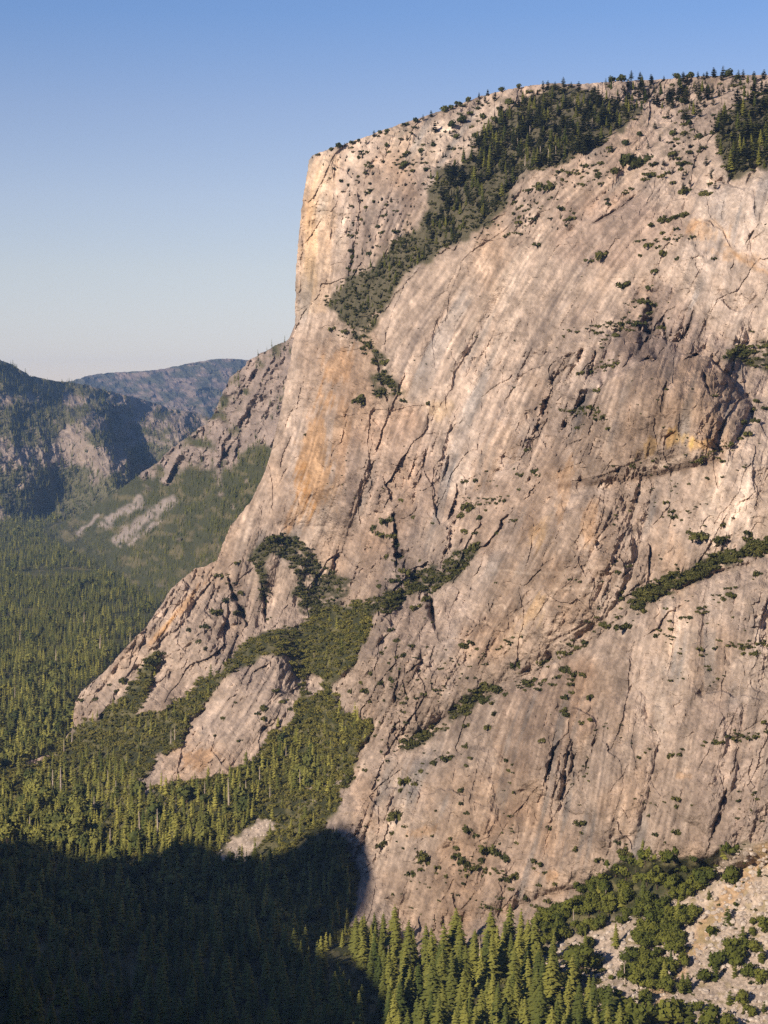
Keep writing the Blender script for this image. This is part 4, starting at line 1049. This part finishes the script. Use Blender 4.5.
# shrubs on the cliff, by where they grow (x, y, width in photograph points)
SHRUBS = [
    ('the big pale slab below the summit woods', [(549, 186, 15), (562, 207, 7), (570, 211, 5), (573, 218, 6), (568, 224, 5), (539, 245, 6), (591, 260, 7), (599, 252, 6), (606, 253, 14)]),
    ('the dark corner beside the round scar', [(636, 241, 6), (641, 255, 5), (649, 244, 8), (652, 224, 7), (659, 246, 6), (665, 252, 11), (664, 232, 6), (678, 257, 7), (677, 228, 6)]),
    ('the ledge above the round scar', [(665, 218, 12), (675, 217, 10), (685, 214, 8), (694, 236, 6), (715, 258, 5)]),
    ('the slope under the right summit woods', [(636, 160, 20), (675, 152, 9), (685, 189, 13), (706, 192, 10), (709, 184, 8), (618, 170, 8), (600, 176, 6)]),
    ('the grey recess above the dome', [(625, 285, 9), (650, 287, 7), (643, 300, 9), (649, 314, 8), (637, 322, 9), (656, 304, 7), (662, 327, 6), (656, 270, 7), (668, 318, 5), (630, 330, 5)]),
    ('the grassy ledge left of the recess', [(598, 333, 5), (599, 326, 5), (616, 334, 9), (620, 324, 8), (610, 322, 7)]),
    ('the thin ledge left of the dome', [(579, 373, 6), (584, 372, 6), (589, 371, 6), (606, 366, 5), (612, 365, 5), (618, 363, 6)]),
    ('the broken shelf left of the dome', [(572, 410, 6), (584, 407, 8), (593, 406, 8), (599, 390, 7), (599, 411, 6), (597, 419, 6), (605, 416, 6), (579, 427, 6), (610, 428, 5)]),
    ('the smooth wall left of the brown band', [(530, 449, 6), (523, 473, 8), (530, 476, 5), (535, 471, 6), (540, 475, 5), (520, 489, 5), (515, 520, 5)]),
    ('the gully right of the dome', [(753, 409, 8), (755, 419, 8), (742, 422, 8), (748, 432, 8), (738, 439, 7), (730, 443, 6), (713, 395, 5), (757, 400, 7), (765, 408, 6)]),
    ('the brown band under the dome', [(635, 466, 6), (701, 459, 8), (709, 456, 6), (723, 461, 5), (693, 461, 5)]),
    ('the pale wall under the brown band', [(674, 510, 8), (667, 502, 5), (676, 516, 6), (681, 520, 5), (691, 532, 6), (701, 534, 12), (725, 524, 6), (728, 536, 15), (745, 532, 10), (749, 538, 8)]),
    ('the gully between prow and slab', [(363, 398, 12), (385, 361, 10), (404, 400, 6), (429, 402, 7), (346, 330, 9), (334, 328, 7), (372, 344, 8)]),
    ('the orange wall under the prow', [(306, 434, 4), (280, 536, 13), (274, 540, 10), (290, 540, 9), (264, 545, 7), (240, 562, 6)]),
    ('the deep cleft above the ramp', [(375, 527, 13), (389, 520, 9), (383, 534, 10), (402, 500, 5), (414, 517, 5), (392, 535, 8), (433, 523, 4), (399, 545, 6)]),
    ('the bushy shelf at mid wall', [(470, 507, 12), (463, 514, 9), (477, 480, 6), (465, 481, 5), (480, 517, 6), (485, 510, 5), (497, 503, 5), (505, 500, 6), (477, 532, 6), (465, 531, 7), (497, 532, 5)]),
    ('the green gully right of the ramp', [(412, 575, 9), (420, 560, 6), (404, 570, 9), (388, 556, 7), (395, 580, 9), (380, 585, 8), (425, 598, 10), (419, 606, 9), (433, 605, 6)]),
    ('the dark rubbly wall beside the ramp', [(372, 672, 8), (383, 682, 7), (392, 679, 6), (400, 669, 7), (397, 656, 5), (407, 697, 5), (398, 640, 6), (412, 645, 5), (404, 655, 6), (385, 648, 5), (390, 630, 6)]),
    ('the wall left of the slanting hedge', [(426, 694, 6), (436, 689, 5), (417, 680, 5), (417, 698, 4), (407, 702, 4), (443, 668, 4)]),
    ('the pale striped slab at the centre', [(466, 645, 7), (478, 648, 6), (472, 642, 6), (497, 582, 4), (523, 636, 4), (518, 664, 11), (529, 682, 9), (535, 678, 5)]),
    ('the shelf at the right end of the slanting hedge', [(499, 687, 14), (506, 694, 6), (485, 699, 12), (495, 713, 7), (488, 726, 7), (468, 711, 10), (468, 725, 6), (479, 690, 6), (492, 702, 6)]),
    ('the shelf of orange grit at the centre', [(541, 662, 7), (548, 659, 6), (560, 652, 10), (570, 652, 8), (579, 647, 6), (587, 642, 9), (566, 669, 9), (576, 672, 11), (585, 674, 6), (541, 689, 5)]),
    ('the crack below the orange grit', [(571, 684, 6), (573, 692, 6), (566, 696, 7), (592, 697, 7), (566, 709, 7), (568, 714, 6), (583, 722, 6), (590, 719, 6), (544, 739, 6)]),
    ('the wall under the slanting hedge', [(448, 757, 12), (407, 780, 12), (421, 770, 8), (436, 762, 6), (466, 745, 6), (466, 765, 4), (463, 789, 6), (470, 757, 5), (401, 790, 6), (415, 783, 5)]),
    ('the blank wall right of centre', [(507, 760, 6), (509, 770, 5), (513, 764, 4), (511, 782, 4), (516, 792, 4), (640, 757, 5)]),
    ('the wall left of the long green ledge', [(619, 572, 5), (630, 565, 4), (618, 592, 7), (624, 597, 6), (627, 625, 12), (605, 623, 10), (589, 620, 8), (597, 616, 5)]),
    ('the wall under the long green ledge', [(656, 635, 6), (642, 611, 7), (667, 608, 5), (731, 594, 7), (758, 572, 10), (745, 653, 5), (757, 652, 6), (751, 653, 5), (760, 643, 5), (701, 648, 6)]),
    ('the white streaked wall', [(672, 755, 10), (681, 753, 6), (716, 743, 4), (723, 741, 5), (748, 733, 5), (757, 736, 6), (677, 799, 6), (766, 721, 5)]),
    ('the bare wall above the oaks', [(551, 827, 6), (582, 823, 8), (580, 832, 5), (576, 848, 6), (626, 851, 10), (620, 841, 7), (651, 803, 4), (656, 834, 7), (676, 805, 6), (678, 831, 7), (600, 859, 7)]),
    ('the foot of the wall left of the oaks', [(536, 861, 6), (540, 864, 7), (544, 873, 7), (554, 883, 4), (539, 884, 5), (536, 905, 7), (548, 901, 6), (526, 897, 6), (534, 868, 4)]),
    ('the wall beside the great shadow', [(397, 812, 16), (391, 833, 9), (386, 840, 7), (380, 845, 6), (428, 858, 15), (420, 869, 8), (412, 873, 9), (439, 867, 5), (447, 875, 6), (394, 894, 4), (405, 826, 5)]),
    ('the low wall above the dense grove', [(459, 856, 9), (456, 847, 7), (466, 862, 10), (475, 867, 10), (469, 875, 5), (484, 859, 7), (486, 872, 5), (492, 848, 15), (500, 853, 9), (505, 858, 9), (481, 867, 5)]),
    ('the wall just over the grove tops', [(503, 878, 6), (516, 875, 8), (510, 879, 6), (512, 889, 5), (489, 906, 8), (500, 897, 5), (464, 883, 4), (516, 842, 4), (498, 908, 5)]),
    ('the wall high above the grove', [(461, 803, 4), (467, 812, 5), (466, 827, 9), (471, 830, 6), (478, 836, 8), (436, 810, 4), (452, 838, 5)]),
    ('the upper buttress left of the ramp', [(212, 610, 5), (205, 625, 7), (200, 640, 6), (222, 575, 8), (228, 600, 7), (217, 612, 8), (236, 612, 7), (243, 592, 6), (190, 630, 5), (206, 648, 6)]),
    ('the tip of the upper buttress', [(118, 690, 6), (126, 680, 8), (110, 684, 5), (97, 698, 5), (157, 652, 6), (163, 652, 5), (154, 660, 12), (82, 700, 5)]),
    ('the lower buttress beside the ramp', [(223, 717, 7), (264, 707, 8), (258, 712, 6), (266, 718, 6), (284, 700, 6), (215, 735, 4), (236, 702, 4), (276, 690, 6), (290, 708, 5), (240, 740, 4)]),
    ('the wall at the right end of the ramp', [(368, 690, 9), (372, 700, 7), (362, 682, 6), (352, 690, 8), (385, 700, 5), (376, 735, 5), (366, 770, 6), (388, 760, 5), (378, 780, 6)]),
]
n_s = 0
for where, lst in SHRUBS:
    lst = sorted(lst)
    n = len(lst)
    for i, (a, b, w) in enumerate(lst):
        pos = cliff.at(a, b + w * 0.3)
        size = w * pos[1] / FOC * 1.0
        kd = n_s % 5; n_s += 1
        sw = 'large' if w >= 11 else 'small' if w <= 5 else 'round'
        lab = '%s shrub, %s on %s' % (sw, ordinal(i, n), where)
        plant('shrub', kd, K_SHRUB, pos - np.array([0, 0, size * .1]), size * rng.uniform(.8, 1.15), rng.uniform(.85, 1.25), rng.uniform(0, 6.28), lab, 'shrub', 'shrubs on ' + where, 'foliage', 'stem')
print('shrubs', n_s)

# pines standing on the bare summit rock: groups along the skyline
PINES = [
    ('the skyline above the prow', [(331, 150, 6), (339, 147, 9), (353, 143, 8), (359, 141, 6), (366, 143, 7), (374, 136, 8), (380, 133, 6), (386, 132, 7)]),
    ('the skyline left of the summit woods', [(405, 125, 8), (415, 122, 9), (423, 119, 7), (431, 116, 8), (444, 112, 11), (452, 108, 7), (459, 104, 9), (469, 101, 9), (479, 98, 8), (488, 95, 8), (501, 91, 8), (518, 87, 7)]),
    ('the bare rock under the left skyline', [(361, 152, 7), (387, 146, 7), (407, 140, 8), (435, 132, 14), (452, 127, 11), (462, 122, 12), (469, 114, 9), (482, 119, 11), (485, 102, 9), (495, 100, 10), (509, 104, 11), (495, 122, 10)]),
    ('the pale dome face left of the woods', [(358, 158, 6), (365, 173, 8), (342, 181, 7), (404, 167, 11), (427, 170, 9), (420, 152, 8), (433, 146, 8), (449, 149, 8), (443, 157, 7), (456, 138, 8), (475, 137, 9), (391, 201, 6)]),
    ('the slope down beside the prow', [(374, 202, 5), (378, 227, 6), (381, 233, 6), (353, 258, 8), (362, 250, 5), (370, 240, 5), (348, 268, 5), (386, 215, 5)]),
    ('the skyline right of the summit woods', [(612, 82, 12), (622, 81, 14), (631, 80, 15), (640, 80, 13), (652, 81, 9), (664, 80, 8), (677, 78, 11), (690, 78, 13), (698, 78, 11)]),
    ('the skyline at the right edge', [(707, 77, 10), (714, 77, 15), (723, 77, 17), (729, 77, 15), (737, 78, 9), (743, 79, 15), (754, 80, 14), (764, 79, 15)]),
    ('the stony gap between the two woods', [(655, 128, 9), (668, 118, 10), (672, 108, 12), (684, 104, 12), (693, 112, 10), (700, 100, 12), (708, 92, 10), (640, 135, 8), (625, 145, 10), (612, 152, 12), (648, 148, 9), (690, 124, 9)]),
    ('the rim above the pale right cliff', [(660, 140, 8), (672, 135, 9), (700, 150, 10), (706, 165, 12), (712, 178, 13), (715, 188, 10), (700, 138, 10)]),
]
n_p = 0
for where, lst in PINES:
    lst = sorted(lst); n = len(lst)
    for i, (a, b, h) in enumerate(lst):
        pos = cliff.at(a, b + 1.5); size = max(4.5, (.78 if b < 88 and a > 600 else .95) * h * pos[1] / FOC)
        sw = 'tall' if h >= 13 else 'stunted' if h <= 7 else 'bushy'
        plant('pine_tree', n_p % 6, K_BUSHY[:4] + K_PINE[:2] if a < 560 else K_PINE[:4] + K_BUSHY[:2], pos - np.array([0, 0, .3]), size, 1.05, rng.uniform(0, 6.28), '%s dark pine, %s on %s' % (sw, ordinal(i, n), where), 'pine', 'pines on ' + where)
        n_p += 1
print('pines', n_p)


# trees near the camera
def standing(poly, n, spacing, where, protos, hrange, name, cat, looks, shared, group, wide=(.85, 1.2), crown='crown'):
    """a stand of trees; the ones that stand out are told apart, the rest are alike"""
    q = in_px(poly, n, spacing)
    P3 = cliff.at(q[:, 0], q[:, 1])
    fl = P3[:, 2] < FLOOR_Z + 2
    if fl.any():
        P3[fl] = [surf(a, b) for a, b in q[fl]]
    hs = rng.uniform(hrange[0], hrange[1], len(q))
    top = q[:, 1] - hs / P3[:, 1] * FOC
    special = {}
    def claim(i, w):
        i = int(i)
        if i not in special: special[i] = w
    claim(np.argmax(hs), 'tallest'); claim(np.argmin(hs), 'shortest'); claim(np.argmin(q[:, 0]), 'leftmost')
    claim(np.argmax(q[:, 0]), 'rightmost'); claim(np.argmin(top), 'highest standing'); claim(np.argmax(top), 'lowest standing')
    for i in range(len(q)):
        k = int(rng.integers(0, len(protos)))
        lab = '%s of the %s %s' % (special[i], looks, where) if i in special else shared
        plant(name, k, protos, P3[i] - np.array([0, 0, .4]), hs[i], rng.uniform(*wide), rng.uniform(0, 6.28), lab, cat, group, crown)
    return len(q)


n_c = 0
for poly, n, sp, where, hr_, looks, shared, group in [
    ([(345, 955), (366, 936), (392, 938), (404, 950), (420, 966), (400, 992), (366, 990)], 26, 7.0, 'at the left end of the lit grove', (25, 38), 'sunlit conifers', 'slim sunlit conifer at the left end of the grove, beside the shadow', 'conifers at the left end of the grove'),
    ([(408, 956), (430, 962), (450, 956), (480, 958), (480, 1020), (384, 1020), (380, 992), (400, 992)], 40, 8.4, 'in the upper left of the dense grove', (28, 46), 'conifers', 'green conifer packed in the upper left of the dense lit grove', 'conifers in the upper left of the grove'),
    ([(480, 954), (520, 948), (555, 952), (575, 985), (596, 1018), (480, 1020)], 44, 8.4, 'in the upper right of the dense grove', (26, 44), 'conifers', 'green conifer packed in the upper right of the dense lit grove', 'conifers in the upper right of the grove'),
    ([(382, 1020), (600, 1020), (640, 1075), (374, 1075)], 70, 9.5, 'along the front of the dense grove', (28, 44), 'conifers', 'tall conifer crowding the front of the dense lit grove', 'conifers along the front of the grove'),
    ([(230, 925), (300, 950), (345, 985), (372, 1020), (372, 1070), (200, 1070), (200, 940)], 44, 9, 'in the deep shade beside the lit grove', (22, 38), 'shaded conifers', 'dark conifer in the deep shade beside the lit grove', 'shaded conifers beside the grove'),
    ([(-10, 950), (200, 940), (200, 1070), (-10, 1070)], 40, 13, 'in the shaded valley corner', (24, 38), 'shaded conifers', 'dark conifer in the shaded corner of the valley', 'conifers in the shaded valley corner')]:
    n_c += standing(poly, n, sp, where, K_FIR, hr_, 'conifer_tree', 'conifer', looks, shared, group)
n_c += standing(P_OAKS + P_OAKS2, 18, 14, 'poking out of the oaks', K_FIR, (12, 24), 'conifer_tree', 'conifer', 'small conifers', 'small dark conifer poking out of the oaks at the cliff foot', 'conifers among the oaks')
print('conifers', n_c)
n_o = 0
n_o += standing(P_OAKS, 104, 6.8, 'in the oak belt under the cliff', K_OAK, (9, 18), 'oak_tree', 'oak tree', 'round dark oaks', 'round dark green oak in the belt under the cliff foot', 'oaks in the belt under the cliff', (.9, 1.15))
n_o += standing([(528, 932), (548, 915), (575, 900), (604, 880), (606, 890), (580, 908), (552, 930)], 20, 6, 'along the upper edge of the oak belt', K_OAK, (8, 15), 'oak_tree', 'oak tree', 'oaks', 'dark oak along the upper edge of the belt, against the wall', 'oaks along the upper edge of the belt', (.9, 1.15))
n_o += standing(P_OAKS2, 46, 7, 'in the strip running down the scree', K_OAK, (10, 17), 'oak_tree', 'oak tree', 'round oaks', 'round green oak in the strip running down the scree', 'oaks in the strip down the scree', (.9, 1.2))
OAKS = [('the scree at the right edge', [(731, 883, 15), (709, 897, 7), (728, 922, 13), (712, 935, 9), (744, 861, 6), (759, 874, 7), (753, 924, 7), (764, 930, 11), (753, 934, 7), (736, 905, 4), (722, 865, 5)]),
        ('the tree file low on the scree', [(718, 966, 14), (716, 978, 13), (732, 955, 15), (736, 965, 15), (743, 940, 12), (742, 950, 10), (704, 982, 12), (748, 978, 13), (762, 960, 13), (754, 950, 9), (762, 982, 12), (735, 975, 10)]),
        ('the scree at the lower right', [(742, 1003, 12), (730, 1002, 10), (688, 990, 14), (684, 966, 12), (698, 1010, 9), (713, 1014, 8), (750, 1014, 9), (764, 1010, 8)]),
        ('the scree gap below the oak belt', [(582, 970, 30), (604, 1005, 20), (645, 935, 15), (590, 945, 11), (560, 982, 12), (618, 995, 8), (612, 978, 6), (624, 1012, 12)]),
        ('the bottom edge of the scree', [(650, 1020, 20), (668, 1026, 22), (690, 1030, 22), (710, 1032, 20), (640, 1030, 24), (728, 1032, 16), (620, 1024, 22), (604, 1030, 24), (678, 1016, 14)])]
for where, lst in OAKS:
    lst = sorted(lst); n = len(lst)
    for i, (a, b, h) in enumerate(lst):
        pos = cliff.at(a, b + 2); size = h * pos[1] / FOC * 1.1
        sw = 'big bright' if h >= 18 else 'small' if h <= 8 else 'round'
        up = 'scree' in where and 'gap' not in where
        plant('oak_tree', n_o % 4, (K_JUNIPER if n_o % 3 == 0 else K_UPRIGHT) if up else K_OAK, pos - np.array([0, 0, size * .1]), size * (1.45 if up else 1.05), rng.uniform(.8, 1.2), rng.uniform(0, 6.28), '%s green oak, %s on %s' % (sw, ordinal(i, n), where), 'oak tree', 'oaks on ' + where); n_o += 1
print('oaks', n_o)

# dead trees bleached pale, standing out of the green
SNAGS = [('the lit forest under the buttresses', [(53, 795, 26), (61, 797, 30), (72, 745, 20), (94, 818, 22), (108, 790, 20), (116, 800, 20), (140, 838, 28), (158, 838, 30), (165, 820, 18), (64, 755, 16), (30, 838, 22), (110, 850, 22)]),
         ('the slope under the lower buttress', [(175, 742, 16), (171, 668 + 75, 14), (229, 805, 28), (240, 800, 18), (246, 800, 20), (260, 788, 22), (205, 795, 14), (176, 812, 16)]),
         ('the lower end of the ramp', [(286, 758, 12), (300, 785, 16), (308, 742, 14), (270, 800, 16), (314, 660, 8), (215, 800, 12)]),
         ('the valley floor beyond the buttress', [(56, 660, 12), (100, 648, 14), (130, 642, 10), (84, 622, 10), (15, 700, 14), (40, 690, 12), (20, 640, 10)]),
         ('the dense grove', [(480, 965, 26), (410, 975, 24), (525, 985, 20), (455, 960, 18), (388, 965, 20)]),
         ('the oak belt', [(605, 905, 16), (614, 912, 14), (574, 925, 16), (560, 938, 12), (625, 985, 24)]),
         ('the summit woods', [(548, 165, 16), (540, 160, 14), (556, 160, 14), (525, 166, 12), (518, 150, 12), (530, 140, 14), (592, 130, 12), (575, 110, 12), (757, 160, 12), (738, 150, 10)])]
n_d = 0
for where, lst in SNAGS:
    lst = sorted(lst); n = len(lst)
    for i, (a, b, h) in enumerate(lst):
        pos = np.asarray(surf(a, b)) if a < 260 else cliff.at(a, b); size = h * pos[1] / FOC
        plant('dead_tree', n_d % 3, K_SNAG, pos, size, 1.3, rng.uniform(0, 6.28), 'bleached bare dead tree, %s in %s' % (ordinal(i, n), where), 'dead tree', 'dead trees in ' + where); n_d += 1

# ------------------------------------------------------------------ haze, sky, sun, camera
HAZE = 1.6e-5
m = bpy.data.materials.new('haze_air'); m.use_nodes = True
nt = m.node_tree; nt.nodes.clear()
out = nt.nodes.new('ShaderNodeOutputMaterial'); pv = nt.nodes.new('ShaderNodeVolumePrincipled')
pv.inputs['Color'].default_value = (0.32, 0.55, 1.0, 1); pv.inputs['Density'].default_value = HAZE; pv.inputs['Anisotropy'].default_value = 0.0
nt.links.new(pv.outputs[0], out.inputs['Volume'])
x0, x1, y0, y1, z0, z1 = -9500, 9500, -1600, 31000, -720, 620
bv = [(x0, y0, z0), (x1, y0, z0), (x1, y1, z0), (x0, y1, z0), (x0, y0, z1), (x1, y0, z1), (x1, y1, z1), (x0, y1, z1)]
bf = [(0, 3, 2, 1), (4, 5, 6, 7), (0, 1, 5, 4), (1, 2, 6, 5), (2, 3, 7, 6), (3, 0, 4, 7)]
o = link('haze', mesh_from('haze', bv, bf, m))
tag(o, 'thin blue haze filling the valley air', 'haze', kind='stuff')

w = bpy.data.worlds.new('World'); SC.world = w; w.use_nodes = True
nt = w.node_tree
sky = nt.nodes.new('ShaderNodeTexSky'); sky.sky_type = 'NISHITA'; sky.sun_disc = False
sky.sun_elevation = EL; sky.sun_rotation = math.atan2(SUN[0], SUN[1])
sky.altitude = 1800; sky.air_density = 1.0; sky.dust_density = 0.4; sky.ozone_density = 4.0
geo = nt.nodes.new('ShaderNodeTexCoord'); sep = nt.nodes.new('ShaderNodeSeparateXYZ'); mr = nt.nodes.new('ShaderNodeMapRange')
nt.links.new(geo.outputs['Generated'], sep.inputs[0]); nt.links.new(sep.outputs['Z'], mr.inputs['Value'])
mr.inputs['From Min'].default_value = 0.0; mr.inputs['From Max'].default_value = 0.25
cr = nt.nodes.new('ShaderNodeValToRGB'); el = cr.color_ramp.elements
DUST = [(0.03, (1.42, 1.06, .96)), (.13, (1.46, 1.07, .97)), (.26, (1.60, 1.13, .96)), (.40, (1.60, 1.15, 1.02)), (.57, (1.42, 1.10, 1.06)), (.75, (1.08, 1.04, 1.14)), (1.0, (1.0, 1.0, 1.15))]
while len(el) < len(DUST): el.new(0.5)
for e_, (p_, c_) in zip(el, DUST):
    e_.position = p_; e_.color = (c_[0] / 1.6, c_[1] / 1.6, c_[2] / 1.6, 1)
nt.links.new(mr.outputs['Result'], cr.inputs['Fac'])
sc_ = nt.nodes.new('ShaderNodeVectorMath'); sc_.operation = 'SCALE'; sc_.inputs['Scale'].default_value = 1.67
mu_ = nt.nodes.new('ShaderNodeVectorMath'); mu_.operation = 'MULTIPLY'
nt.links.new(cr.outputs['Color'], sc_.inputs[0]); nt.links.new(sc_.outputs['Vector'], mu_.inputs[0]); nt.links.new(sky.outputs['Color'], mu_.inputs[1])
nt.links.new(mu_.outputs['Vector'], nt.nodes['Background'].inputs['Color'])
nt.nodes['Background'].inputs['Strength'].default_value = 0.07

sl = bpy.data.lights.new('sun', 'SUN'); sl.energy = 5.0; sl.angle = math.radians(0.55); sl.color = (1.0, 0.86, 0.69)
so = bpy.data.objects.new('sun', sl); COL.objects.link(so)
so.rotation_euler = (math.pi / 2 - EL, 0, math.atan2(SUN[0], -SUN[1]))

cam = bpy.data.cameras.new('camera'); co = bpy.data.objects.new('camera', cam); COL.objects.link(co)
cam.sensor_fit = 'VERTICAL'; cam.sensor_height = 36.0; cam.lens = 36.0 * FOC / 1024.0
cam.clip_start = 1.0; cam.clip_end = 80000
co.location = (0, 0, 0); co.rotation_euler = (math.pi / 2 - PITCH, 0, 0)
SC.camera = co
SC.render.resolution_x = 768; SC.render.resolution_y = 1024
SC.view_settings.view_transform = 'Standard'; SC.view_settings.look = 'None'; SC.view_settings.exposure = 0.55; SC.view_settings.gamma = 1.0
SC.cycles.use_denoising = False; SC.cycles.max_bounces = 4; SC.cycles.diffuse_bounces = 2; SC.cycles.volume_bounces = 0
